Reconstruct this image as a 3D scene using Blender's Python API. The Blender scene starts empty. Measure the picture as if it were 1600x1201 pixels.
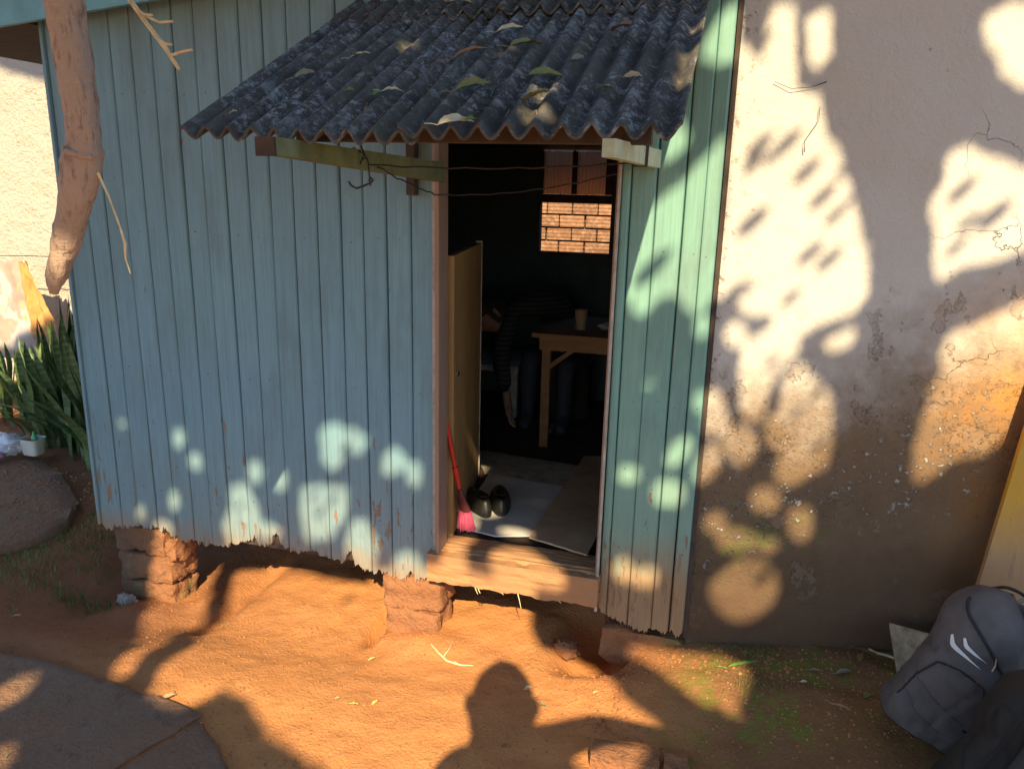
import bpy, bmesh, math, random
import numpy as np
from mathutils import Vector, Matrix, noise as mnoise

# ---------------------------------------------------------------- camera, world, sun
scn = bpy.context.scene
COL = scn.collection
random.seed(7)
rng = np.random.default_rng(7)
R = math.radians

cam_d = bpy.data.cameras.new('camera')
cam = bpy.data.objects.new('camera', cam_d)
COL.objects.link(cam)
cam_d.sensor_width = 36.0
cam_d.lens = 27.0
cam_d.clip_start = 0.02
cam_d.clip_end = 500
UPV = Vector((114.0, 4640.0, 1200.0)).normalized()           # world up in camera axes
FWD = Vector((0, 0, -1)); FWD = (FWD - FWD.dot(UPV) * UPV).normalized()
RGT = FWD.cross(UPV)
NRM = FWD * math.cos(R(15)) + RGT * math.sin(R(15))           # into the house wall
XAX = NRM.cross(UPV)
M3 = Matrix((XAX, NRM, UPV))                                   # camera axes -> world
cam.matrix_world = Matrix.Translation((0, 0, 1.7)) @ M3.to_4x4()
scn.camera = cam

SUN = Vector((0.2080547, -0.7685914, 0.6049632)).normalized()   # towards the sun
elev = math.asin(SUN.z); az = math.atan2(SUN.x, SUN.y)
w = bpy.data.worlds.new('World'); scn.world = w; w.use_nodes = True
nt = w.node_tree
bg = nt.nodes['Background']
sky = nt.nodes.new('ShaderNodeTexSky'); sky.sky_type = 'NISHITA'; sky.sun_disc = False; sky.ozone_density = 3.0; sky.dust_density = .3
sky.sun_elevation = elev; sky.sun_rotation = az
nt.links.new(sky.outputs[0], bg.inputs[0]); bg.inputs[1].default_value = 0.12
sd = bpy.data.lights.new('sun', 'SUN'); so = bpy.data.objects.new('sun', sd); COL.objects.link(so)
sd.energy = 4.8; sd.angle = R(0.53); sd.color = (1.0, 0.79, 0.46)
so.rotation_euler = SUN.to_track_quat('Z', 'Y').to_euler(); so.location = (2, -8, 8)
scn.view_settings.view_transform = 'Standard'; scn.view_settings.look = 'None'
scn.view_settings.exposure = 0.98; scn.view_settings.gamma = 1.0
try: scn.view_settings.use_curve_mapping = False
except Exception: pass
scn.cycles.max_bounces = 8; scn.cycles.use_denoising = True

# ---------------------------------------------------------------- materials
def mat(name):
    m = bpy.data.materials.new(name); m.use_nodes = True
    return m, m.node_tree, m.node_tree.nodes['Principled BSDF']
class NB:
    """small node helper; all textures read world metres (Position) unless told otherwise"""
    def __init__(s, t, coord='pos'):
        s.t = t
        if coord == 'pos':
            s.c = t.nodes.new('ShaderNodeNewGeometry').outputs['Position']
        else:
            s.c = t.nodes.new('ShaderNodeTexCoord').outputs['Object']
    def n(s, ty, **k):
        o = s.t.nodes.new(ty)
        for a, b in k.items(): setattr(o, a, b)
        return o
    def l(s, a, b): s.t.links.new(a, b)
    def put(s, sock, val):
        if hasattr(val, 'is_output'): s.l(val, sock)
        else: sock.default_value = val
    def scaled(s, sc, loc=(0, 0, 0)):
        m = s.n('ShaderNodeMapping'); s.l(s.c, m.inputs[0]); m.inputs['Scale'].default_value = sc; m.inputs['Location'].default_value = loc
        return m.outputs[0]
    def noise(s, scale, detail=5, rough=.6, vec=None, dist=0):
        o = s.n('ShaderNodeTexNoise'); s.l(vec or s.c, o.inputs['Vector'])
        o.inputs['Scale'].default_value = scale; o.inputs['Detail'].default_value = detail
        o.inputs['Roughness'].default_value = rough; o.inputs['Distortion'].default_value = dist
        return o.outputs[0]
    def vor(s, scale, feature='F1', vec=None):
        o = s.n('ShaderNodeTexVoronoi', feature=feature); s.l(vec or s.c, o.inputs['Vector']); o.inputs['Scale'].default_value = scale
        return o.outputs['Distance']
    def ramp(s, v, a, b, lo=0., hi=1.):
        o = s.n('ShaderNodeMapRange'); o.clamp = True; s.put(o.inputs[0], v)
        for i, q in enumerate((a, b, lo, hi)): o.inputs[i + 1].default_value = q
        return o.outputs[0]
    def math(s, op, a, b=0., c=None):
        o = s.n('ShaderNodeMath', operation=op); s.put(o.inputs[0], a); s.put(o.inputs[1], b)
        if c is not None: s.put(o.inputs[2], c)
        return o.outputs[0]
    def mix(s, f, a, b, mode='MIX'):
        o = s.n('ShaderNodeMix', data_type='RGBA', blend_type=mode); s.put(o.inputs[0], f)
        for q, v in ((6, a), (7, b)):
            if isinstance(v, (tuple, list)): v = tuple(v) + (1,) if len(v) == 3 else v
            s.put(o.inputs[q], v)
        return o.outputs[2]
    def sep(s):
        o = s.n('ShaderNodeSeparateXYZ'); s.l(s.c, o.inputs[0]); return o.outputs
    def bump(s, p, h, dist=.01, strength=1., prev=None):
        o = s.n('ShaderNodeBump'); s.l(h, o.inputs['Height']); o.inputs['Distance'].default_value = dist; o.inputs['Strength'].default_value = strength
        if prev: s.l(prev, o.inputs['Normal'])
        s.l(o.outputs[0], p.inputs['Normal']); return o.outputs[0]
def simple(name, col, rough=.7, var=.25, scale=30, bumpd=.0, metal=0, spec=None, coord='pos', stretch=None, sheen=0, trans=0):
    m, t, p = mat(name); b = NB(t, coord)
    vec = b.scaled(stretch) if stretch else None
    f = b.noise(scale, 6, .65, vec)
    c2 = tuple(x * (1 - var) for x in col); c1 = tuple(min(1, x * (1 + var)) for x in col)
    b.l(b.mix(b.ramp(f, .3, .7), c2, c1), p.inputs['Base Color'])
    p.inputs['Roughness'].default_value = rough; p.inputs['Metallic'].default_value = metal
    if spec is not None: p.inputs['Specular IOR Level'].default_value = spec
    if bumpd: b.bump(p, f, bumpd)
    if sheen: p.inputs['Sheen Weight'].default_value = sheen
    return m

def m_paint(name, base, base2, dirt_top, peel=.0):
    m, t, p = mat(name); b = NB(t); x, y, z = b.sep()
    oi = b.n('ShaderNodeObjectInfo')
    c = b.mix(b.noise(2.2, 4, .6), base, base2)
    c = b.mix(b.math('MULTIPLY', oi.outputs['Random'], .22), c, tuple(q * .6 for q in base2))
    streak = b.noise(1, 6, .7, b.scaled((120, 120, 3)))
    c = b.mix(b.ramp(streak, .42, .72, 0, .55), c, tuple(q * .62 for q in base))
    grime = b.noise(5, 6, .7, b.scaled((1.4, 1.4, .5)))
    c = b.mix(b.ramp(grime, .48, .78, 0, .6), c, (.15, .19, .19))
    mp = b.math('ADD', b.math('MULTIPLY', b.noise(1, 7, .62, b.scaled((34, 34, 7))), .7), b.math('MULTIPLY', b.noise(3.3, 4), .3))
    thr = b.ramp(z, .15, 1.0, .10, .0)
    pf = b.ramp(b.math('ADD', mp, thr), .66 - peel, .672 - peel)
    wood = b.mix(streak, (.20, .10, .055), (.36, .20, .12))
    c = b.mix(pf, c, wood)
    n2 = b.noise(7, 6, .65)
    zz = b.math('ADD', z, b.math('MULTIPLY', b.math('SUBTRACT', n2, .5), -.28))
    c = b.mix(b.ramp(zz, dirt_top - .10, dirt_top + .07, .92, 0), c, b.mix(n2, (.30, .15, .07), (.45, .24, .11)))
    c = b.mix(b.ramp(zz, dirt_top, dirt_top + .55, .30, 0), c, (.33, .27, .17))
    dots = b.vor(55); dm = b.ramp(dots, .06, .1, 1, 0)
    dn = b.ramp(b.noise(9, 3), .56, .62)
    c = b.mix(b.math('MULTIPLY', b.math('MULTIPLY', dm, dn), .8), c, (.10, .07, .05))
    b.l(c, p.inputs['Base Color'])
    b.l(b.ramp(grime, .3, .7, .5, .8), p.inputs['Roughness'])
    h = b.math('ADD', b.math('MULTIPLY', streak, .25), b.math('MULTIPLY', pf, -.8))
    b.bump(p, h, .0022)
    return m
M = {}
M['shade_blue_paint'] = m_paint('weathered_mint_paint_shade_blue', (.165, .315, .415), (.215, .395, .46), .245, -.012)  # the mint paint again, with the blue of the shade put into it
M['green_paint'] = m_paint('weathered_mint_paint', (.19, .39, .34), (.235, .46, .40), .43, .0)
M['fascia_paint'] = simple('fascia_blue_paint', (.16, .42, .52), .6, .15, 12)

m, t, p = mat('limewashed_plaster'); b = NB(t); x, y, z = b.sep(); M['plaster'] = m
n1 = b.noise(2.1, 6, .62); n2 = b.noise(14, 7, .7); n3 = b.noise(60, 4, .6); n5 = b.noise(.9, 3, .5)
c = b.mix(n1, (.54, .52, .495), (.63, .605, .575))
xr = b.math('MULTIPLY', x, .40)
hz = b.math('SUBTRACT', z, xr)                                     # damp line climbs to the right
hz = b.math('ADD', hz, b.math('MULTIPLY', b.math('SUBTRACT', n1, .5), -.75))
hz = b.math('ADD', hz, b.math('MULTIPLY', b.math('SUBTRACT', n2, .5), -.30))
och = b.mix(b.ramp(n5, .4, .6), (.68, .28, .045), (.60, .28, .07))
och = b.mix(b.ramp(n2, .4, .7), och, (.27, .19, .12))
och = b.mix(b.ramp(b.math('ADD', x, b.math('MULTIPLY', n1, .3)), .75, 1.0), b.mix(n2, (.27, .17, .095), (.20, .14, .09)), och)
c = b.mix(b.ramp(hz, .78, 1.18, 1, 0), c, och)
dk = b.mix(n2, (.10, .06, .033), (.22, .14, .08))
c = b.mix(b.math('MULTIPLY', b.ramp(hz, .52, 1.02, .95, 0), b.ramp(x, 1.1, .7, .4, 1)), c, dk)
flk = b.math('MULTIPLY', b.ramp(b.noise(42, 6, .7), .57, .62), b.math('MULTIPLY', b.math('MULTIPLY', b.ramp(hz, .35, .5), b.ramp(hz, .95, .7)), b.ramp(x, 1.0, .7, .2, 1)))
c = b.mix(b.math('MULTIPLY', flk, .75), c, (.62, .55, .46))
moss = b.math('MULTIPLY', b.ramp(b.noise(11, 6, .7), .5, .64), b.math('MULTIPLY', b.ramp(z, .32, .44), b.ramp(z, .72, .52)))
moss = b.math('MULTIPLY', moss, b.ramp(x, .62, .25))
c = b.mix(b.math('MULTIPLY', moss, .8), c, (.13, .15, .035))
c = b.mix(b.ramp(b.math('ADD', z, b.math('MULTIPLY', n2, .1)), .20, .60, .92, 0), c, (.115, .064, .034))
sp = b.math('MULTIPLY', b.ramp(b.vor(7), .035, .06, 1, 0), b.ramp(b.noise(3, 3), .5, .56))
c = b.mix(b.math('MULTIPLY', sp, .65), c, (.16, .11, .09))
edg = b.math('MULTIPLY', b.ramp(x, .09, .0), b.ramp(b.noise(38, 5, .7), .56, .63))
c = b.mix(b.math('MULTIPLY', edg, .7), c, (.20, .12, .08))
chp = b.math('MULTIPLY', b.ramp(b.noise(6.5, 9, .68), .585, .592), b.math('MULTIPLY', b.ramp(hz, 1.25, .95), b.ramp(z, .25, .4)))
c = b.mix(b.math('MULTIPLY', chp, .5), c, b.mix(n2, (.36, .25, .17), (.17, .11, .07)))
crk = b.n('ShaderNodeTexVoronoi', feature='DISTANCE_TO_EDGE'); crk.inputs['Scale'].default_value = 3.1
wv = b.n('ShaderNodeMix', data_type='VECTOR'); 
nn = b.n('ShaderNodeTexNoise'); b.l(b.c, nn.inputs[0]); nn.inputs['Scale'].default_value = 6; nn.inputs['Detail'].default_value = 6
va = b.n('ShaderNodeVectorMath', operation='MULTIPLY_ADD'); b.l(nn.outputs['Color'], va.inputs[0]); va.inputs[1].default_value = (.3, .3, .3); b.l(b.c, va.inputs[2])
b.l(va.outputs[0], crk.inputs['Vector'])
ck = b.math('MULTIPLY', b.ramp(crk.outputs['Distance'], .0, .006, 1, 0), b.math('MULTIPLY', b.ramp(b.noise(1.7, 2), .56, .62), b.ramp(x, .55, .8)))
c = b.mix(b.math('MULTIPLY', ck, .45), c, (.12, .075, .05))
b.l(c, p.inputs['Base Color']); p.inputs['Roughness'].default_value = .9
h = b.math('ADD', b.math('MULTIPLY', n2, .6), b.math('ADD', b.math('MULTIPLY', n3, .2), b.math('MULTIPLY', flk, .5)))
h = b.math('ADD', h, b.math('MULTIPLY', b.math('ADD', ck, chp), -.45)); h = b.math('ADD', h, b.math('MULTIPLY', b.noise(160, 3, .6), b.ramp(z, 1.3, .5, .1, .5)))
b.bump(p, h, .012)

m, t, p = mat('red_earth'); b = NB(t); x, y, z = b.sep(); M['earth'] = m
n1 = b.noise(1.3, 5, .6); n2 = b.noise(12, 7, .7); n3 = b.noise(90, 5, .7)
c = b.mix(n2, (.56, .225, .075), (.74, .345, .135))
c = b.mix(b.ramp(n1, .46, .66, 0, .3), c, (.50, .23, .10))
# browner soil towards the left, darkest in the right corner
lf = b.ramp(b.math('ADD', x, b.math('MULTIPLY', n1, -.8)), -2.75, -1.95, 1, 0)
c = b.mix(b.math('MULTIPLY', lf, .75), c, b.mix(n2, (.20, .085, .05), (.30, .14, .085)))
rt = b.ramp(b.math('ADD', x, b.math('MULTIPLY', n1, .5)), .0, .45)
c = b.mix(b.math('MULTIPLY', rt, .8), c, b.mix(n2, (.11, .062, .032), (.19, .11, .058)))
mm = b.math('MULTIPLY', b.ramp(b.math('ADD', b.noise(5, 7, .72), b.math('MULTIPLY', b.noise(40, 3), .12)), .56, .66), b.ramp(x, -.12, .1))
c = b.mix(b.math('MULTIPLY', mm, .75), c, b.mix(n2, (.12, .14, .02), (.22, .24, .04)))
ml = b.math('MULTIPLY', b.ramp(b.noise(6, 6, .7), .54, .62), b.math('MULTIPLY', b.ramp(x, -2.45, -2.75), b.ramp(y, 2.2, 2.6)))
c = b.mix(b.math('MULTIPLY', ml, .6), c, (.10, .12, .03))
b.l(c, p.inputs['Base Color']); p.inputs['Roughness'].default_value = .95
p.inputs['Specular IOR Level'].default_value = .2
b.bump(p, b.math('ADD', b.math('MULTIPLY', n2, .8), b.math('MULTIPLY', n3, .35)), .019)

m, t, p = mat('dirty_concrete'); b = NB(t); M['concrete'] = m
n1 = b.noise(3, 6, .6); n2 = b.noise(30, 6, .7)
c = b.mix(n2, (.21, .14, .095), (.32, .225, .16))
c = b.mix(b.ramp(n1, .36, .6, .35, .85), c, (.30, .155, .09)); c = b.mix(b.ramp(b.noise(18, 7, .75), .56, .66, 0, .6), c, (.17, .10, .065))
b.l(c, p.inputs['Base Color']); p.inputs['Roughness'].default_value = .95; b.bump(p, b.math('ADD', b.math('ADD', n2, b.noise(9, 6, .7)), b.math('MULTIPLY', n1, 1.5)), .022)

m, t, p = mat('muddy_brick'); b = NB(t); x, y, z = b.sep(); M['mudbrick'] = m
n1 = b.noise(5, 6, .65); n2 = b.noise(40, 6, .7)
c = b.mix(n1, (.30, .125, .055), (.42, .19, .085)); c = b.mix(b.ramp(b.noise(22, 6, .75), .54, .64, 0, .6), c, (.16, .09, .055)); c = b.mix(b.ramp(x, -2.30, -2.40, 0, .6), c, (.13, .095, .07)); c = b.mix(b.ramp(b.noise(4, 3), .56, .64, 0, .6), c, (.28, .24, .08))  # left part of the corner pier darkened in the colour for its shade
b.l(c, p.inputs['Base Color']); p.inputs['Roughness'].default_value = .95; b.bump(p, b.math('ADD', n1, b.math('MULTIPLY', n2, .7)), .022)

m, t, p = mat('old_fibre_cement'); b = NB(t); M['fibre'] = m
n1 = b.noise(6, 6, .7); n2 = b.noise(48, 7, .8, b.scaled((1, .6, 1))); n3 = b.noise(2, 4)
n4 = b.noise(1, 5, .7, b.scaled((30, 4, 4)))
c = b.mix(n1, (.072, .062, .052), (.17, .155, .135)); c = b.mix(b.ramp(b.noise(4.2, 5, .6), .54, .64, 0, .75), c, (.045, .04, .034)); c = b.mix(b.ramp(n4, .5, .7, 0, .6), c, (.045, .042, .04)); c = b.mix(b.math('MULTIPLY', b.ramp(b.noise(16, 6, .75), .52, .60), b.ramp(b.noise(3.5, 3), .45, .6)), c, (.24, .245, .24))
c = b.mix(b.math('MULTIPLY', b.ramp(n2, .51, .60), b.ramp(b.noise(3.4, 5, .65), .42, .58, .12, 1.0)), c, (.42, .43, .44))
c = b.mix(b.math('MULTIPLY', b.ramp(b.noise(9, 5, .7), .6, .68), .6), c, (.09, .11, .03))
b.l(c, p.inputs['Base Color']); p.inputs['Roughness'].default_value = .95; b.bump(p, b.math('ADD', n2, b.math('MULTIPLY', n1, .6)), .008)

m, t, p = mat('rough_cast_plaster'); b = NB(t); M['roughcast'] = m
n1 = b.noise(26, 6, .75); n2 = b.noise(2, 4)
c = b.mix(n2, (.72, .67, .56), (.78, .74, .64)); c = b.mix(b.ramp(n1, .55, .75, 0, .4), c, (.40, .34, .26))
b.l(c, p.inputs['Base Color']); p.inputs['Roughness'].default_value = .95; b.bump(p, n1, .05)

m, t, p = mat('hollow_clay_brick'); b = NB(t); x, y, z = b.sep(); M['brick'] = m
oi = b.n('ShaderNodeObjectInfo'); n2 = b.noise(30, 6, .7)
c = b.mix(oi.outputs['Random'], (.20, .095, .055), (.30, .15, .085)); c = b.mix(b.ramp(n2, .45, .7, 0, .5), c, (.62, .42, .28))
grv = b.n('ShaderNodeTexWave'); grv.bands_direction = 'Z'; b.l(b.c, grv.inputs[0]); grv.inputs['Scale'].default_value = 11; grv.inputs['Distortion'].default_value = .2
b.l(c, p.inputs['Base Color']); p.inputs['Roughness'].default_value = .9
b.bump(p, b.math('ADD', n2, b.math('MULTIPLY', grv.outputs[1], .6)), .005)
M['mortar'] = simple('grey_mortar', (.15, .105, .08), .95, .2, 30, .01)

m, t, p = mat('sun_bleached_wood'); b = NB(t); M['oldwood'] = m
s_ = b.noise(1, 6, .7, b.scaled((60, 60, 5))); c = b.mix(s_, (.22, .13, .085), (.42, .28, .20)); b.l(c, p.inputs['Base Color']); p.inputs['Roughness'].default_value = .85; b.bump(p, s_, .003)
m, t, p = mat('sill_wood'); b = NB(t); M['sillwood'] = m
s_ = b.noise(1, 6, .7, b.scaled((4, 40, 60))); n1 = b.noise(6, 5)
c = b.mix(s_, (.36, .18, .085), (.46, .26, .13)); c = b.mix(b.ramp(n1, .45, .65, 0, .7), c, (.50, .24, .10)); b.l(c, p.inputs['Base Color']); p.inputs['Roughness'].default_value = .9; b.bump(p, s_, .004)
M['door_ply'] = simple('tan_plywood_door', (.42, .24, .09), .6, .25, 1.0, .001, stretch=(5, 5, 1.5))
M['tablewood'] = simple('orange_pine_table', (.26, .125, .045), .6, .2, 1.0, .001, stretch=(8, 8, 20))
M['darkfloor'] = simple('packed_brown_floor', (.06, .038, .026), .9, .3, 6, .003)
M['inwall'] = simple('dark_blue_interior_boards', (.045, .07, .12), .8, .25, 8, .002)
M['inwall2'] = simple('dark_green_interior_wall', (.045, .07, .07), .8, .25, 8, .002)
M['olive'] = simple('green_timber_shade_tone', (.17, .20, .10), .8, .3, 14, .002)  # bracket green with the shade on its face put into the colour
M['sunlit_green'] = simple('green_timber_sun_tone', (.44, .50, .36), .75, .2, 20, .002)  # bracket green paled to stand in for sun on its face
M['darkwood'] = simple('dark_rotten_wood', (.07, .05, .04), .9, .3, 18, .003)
M['greytrim'] = simple('greyish_white_trim', (.42, .38, .34), .8, .3, 22, .002)
M['whiteboard'] = simple('grimy_white_hardboard', (.62, .60, .58), .7, .25, 5, .001)
M['matcloth'] = simple('dirty_doormat', (.42, .36, .28), .95, .35, 25, .006)
M['cardboard'] = simple('worn_brown_cardboard', (.50, .34, .21), .85, .25, 6, .001)
M['rubber'] = simple('black_rubber', (.018, .017, .016), .45, .3, 20, .001, coord='obj')
M['redplastic'] = simple('red_plastic', (.62, .045, .03), .35, .15, 10, coord='obj')
M['dullred'] = simple('maroon_plastic', (.12, .03, .028), .5, .2, 10, coord='obj')
M['pink'] = simple('pink_bristles', (.60, .10, .20), .6, .3, 90, coord='obj')
M['wire'] = simple('black_wire', (.02, .02, .022), .6, .2, 20)
m, t, p = mat('cracked_bark'); b = NB(t, 'obj'); M['bark'] = m
n1 = b.noise(1, 7, .7, b.scaled((70, 70, 16))); n2 = b.noise(7, 5, .6); n3 = b.noise(1, 4, .7, b.scaled((20, 20, 90)))
c = b.mix(n2, (.44, .31, .24), (.62, .47, .37)); c = b.mix(b.ramp(n1, .52, .66, 0, .75), c, (.16, .10, .07)); c = b.mix(b.ramp(n3, .6, .7, 0, .4), c, (.62, .55, .46))
b.l(c, p.inputs['Base Color']); p.inputs['Roughness'].default_value = .95; b.bump(p, b.math('SUBTRACT', n2, b.math('ADD', n1, b.math('MULTIPLY', n3, .5))), .012)
M['twig'] = simple('dry_twig_sun_paled', (.72, .58, .34), .8, .25, 40, .002, coord='obj')  # pale colour stands in for sunlight on the hanging twig
M['glass'], t, p = mat('ribbed_amber_glass'); b = NB(t); rb = b.n('ShaderNodeTexWave'); rb.bands_direction = 'X'; b.l(b.c, rb.inputs[0]); rb.inputs['Scale'].default_value = 14
p.inputs['Base Color'].default_value = (.45, .30, .22, 1); p.inputs['Roughness'].default_value = .45; p.inputs['Transmission Weight'].default_value = .85; b.bump(p, rb.outputs[1], .004)
M['greybag'] = simple('slate_grey_nylon', (.125, .112, .112), .85, .25, 9, .006, spec=.15, coord='obj')
m, t, p = mat('black_woven_nylon'); b = NB(t, 'obj'); M['blackbag'] = m
ck = b.n('ShaderNodeTexChecker'); b.l(b.c, ck.inputs[0]); ck.inputs['Scale'].default_value = 350
b.l(b.mix(b.noise(12, 5), (.014, .013, .013), (.03, .027, .026)), p.inputs['Base Color']); p.inputs['Roughness'].default_value = .7; b.bump(p, ck.outputs[1], .0006)
M['baginside'] = simple('pale_grey_lining', (.20, .21, .22), .8, .3, 20, coord='obj')
M['logo'] = simple('white_print', (.75, .75, .75), .5, .03, 10, coord='obj')
M['metal'] = simple('zip_metal', (.55, .5, .45), .3, .1, 30, metal=.9, coord='obj')
m, t, p = mat('yellow_painted_plank'); b = NB(t); x, y, z = b.sep(); M['yellow'] = m
n1 = b.noise(1, 6, .7, b.scaled((40, 40, 6)))
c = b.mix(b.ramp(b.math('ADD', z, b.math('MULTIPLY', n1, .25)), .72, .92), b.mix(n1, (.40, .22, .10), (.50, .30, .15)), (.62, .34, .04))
c = b.mix(b.ramp(n1, .58, .66, 0, .6), c, (.25, .16, .11))
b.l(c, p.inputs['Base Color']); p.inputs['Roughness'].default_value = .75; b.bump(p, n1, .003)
M['skin'] = simple('skin', (.30, .16, .10), .6, .1, 20, coord='obj')
M['hair'] = simple('dark_hair', (.02, .015, .012), .7, .3, 60, .003, coord='obj')
M['jeans'] = simple('dark_trousers', (.03, .035, .05), .8, .2, 60, .001, coord='obj')
M['tee'] = simple('dark_t_shirt', (.05, .05, .06), .85, .2, 60, .001, coord='obj')
m, t, p = mat('striped_knit'); b = NB(t); M['stripe'] = m
wv = b.n('ShaderNodeTexWave'); wv.bands_direction = 'Z'; b.l(b.c, wv.inputs[0]); wv.inputs['Scale'].default_value = 12; wv.inputs['Distortion'].default_value = .8
b.l(b.mix(b.ramp(wv.outputs[1], .7, .8), (.012, .012, .014), (.04, .04, .04)), p.inputs['Base Color']); p.inputs['Roughness'].default_value = .9
m, t, p = mat('snake_plant_leaf'); b = NB(t, 'obj'); M['snake'] = m
zb = b.noise(1, 5, .7, b.scaled((6, 6, 42))); oi = b.n('ShaderNodeObjectInfo')
c = b.mix(b.ramp(zb, .42, .60), (.035, .085, .03), (.13, .20, .085)); c = b.mix(b.math('MULTIPLY', oi.outputs['Random'], .35), c, (.20, .24, .06))
b.l(c, p.inputs['Base Color']); p.inputs['Roughness'].default_value = .45
m, t, p = mat('tree_foliage'); b = NB(t); M['foliage'] = m
b.l(b.mix(b.noise(4, 3), (.04, .09, .025), (.08, .12, .035)), p.inputs['Base Color']); p.inputs['Roughness'].default_value = .6
LEAFC = {'yellow': (.62, .50, .16), 'brown': (.30, .16, .07), 'green': (.16, .28, .05), 'olive': (.22, .22, .07), 'tan': (.50, .36, .19), 'cream': (.66, .56, .36), 'grey': (.26, .24, .17)}
for k, c_ in LEAFC.items(): M['leaf_' + k] = simple(k + '_fallen_leaf', c_, .6, .25, 40, .001, coord='obj')
M['grass'] = simple('young_grass', (.13, .19, .04), .6, .3, 30)
M['clod'] = simple('red_soil_crumbs', (.40, .17, .07), .95, .35, 20, .004)
M['plasticbag'] = simple('white_plastic_bag', (.70, .72, .80), .35, .1, 15, .002, coord='obj')
M['whitepot'] = simple('white_plastic_tub', (.68, .67, .62), .45, .1, 10, coord='obj')
M['bottlegreen'] = simple('green_plastic', (.10, .40, .18), .4, .1, 10, coord='obj')
M['pinkcloth'] = simple('pink_cloth', (.62, .20, .34), .9, .2, 30, .002, coord='obj')
M['orangecloth'] = simple('orange_cloth', (.60, .30, .10), .9, .1, 10, .002)
m, t, p = mat('red_and_white_print_cloth'); b = NB(t); M['printcloth'] = m
c = b.mix(b.ramp(b.noise(4.5, 3, .6), .48, .55), (.56, .50, .48), (.55, .33, .28)); c = b.mix(b.ramp(b.noise(7, 2), .60, .64), c, (.52, .40, .24))
b.l(c, p.inputs['Base Color']); p.inputs['Roughness'].default_value = .9
M['scrap'] = simple('weathered_board_scrap', (.36, .27, .17), .9, .55, 26, .004)
M['cup'] = simple('tan_cup', (.34, .24, .15), .5, .1, 10, coord='obj')
M['roofsheet'] = simple('grey_roof_sheet', (.12, .12, .12), .9, .3, 10, .003)

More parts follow.
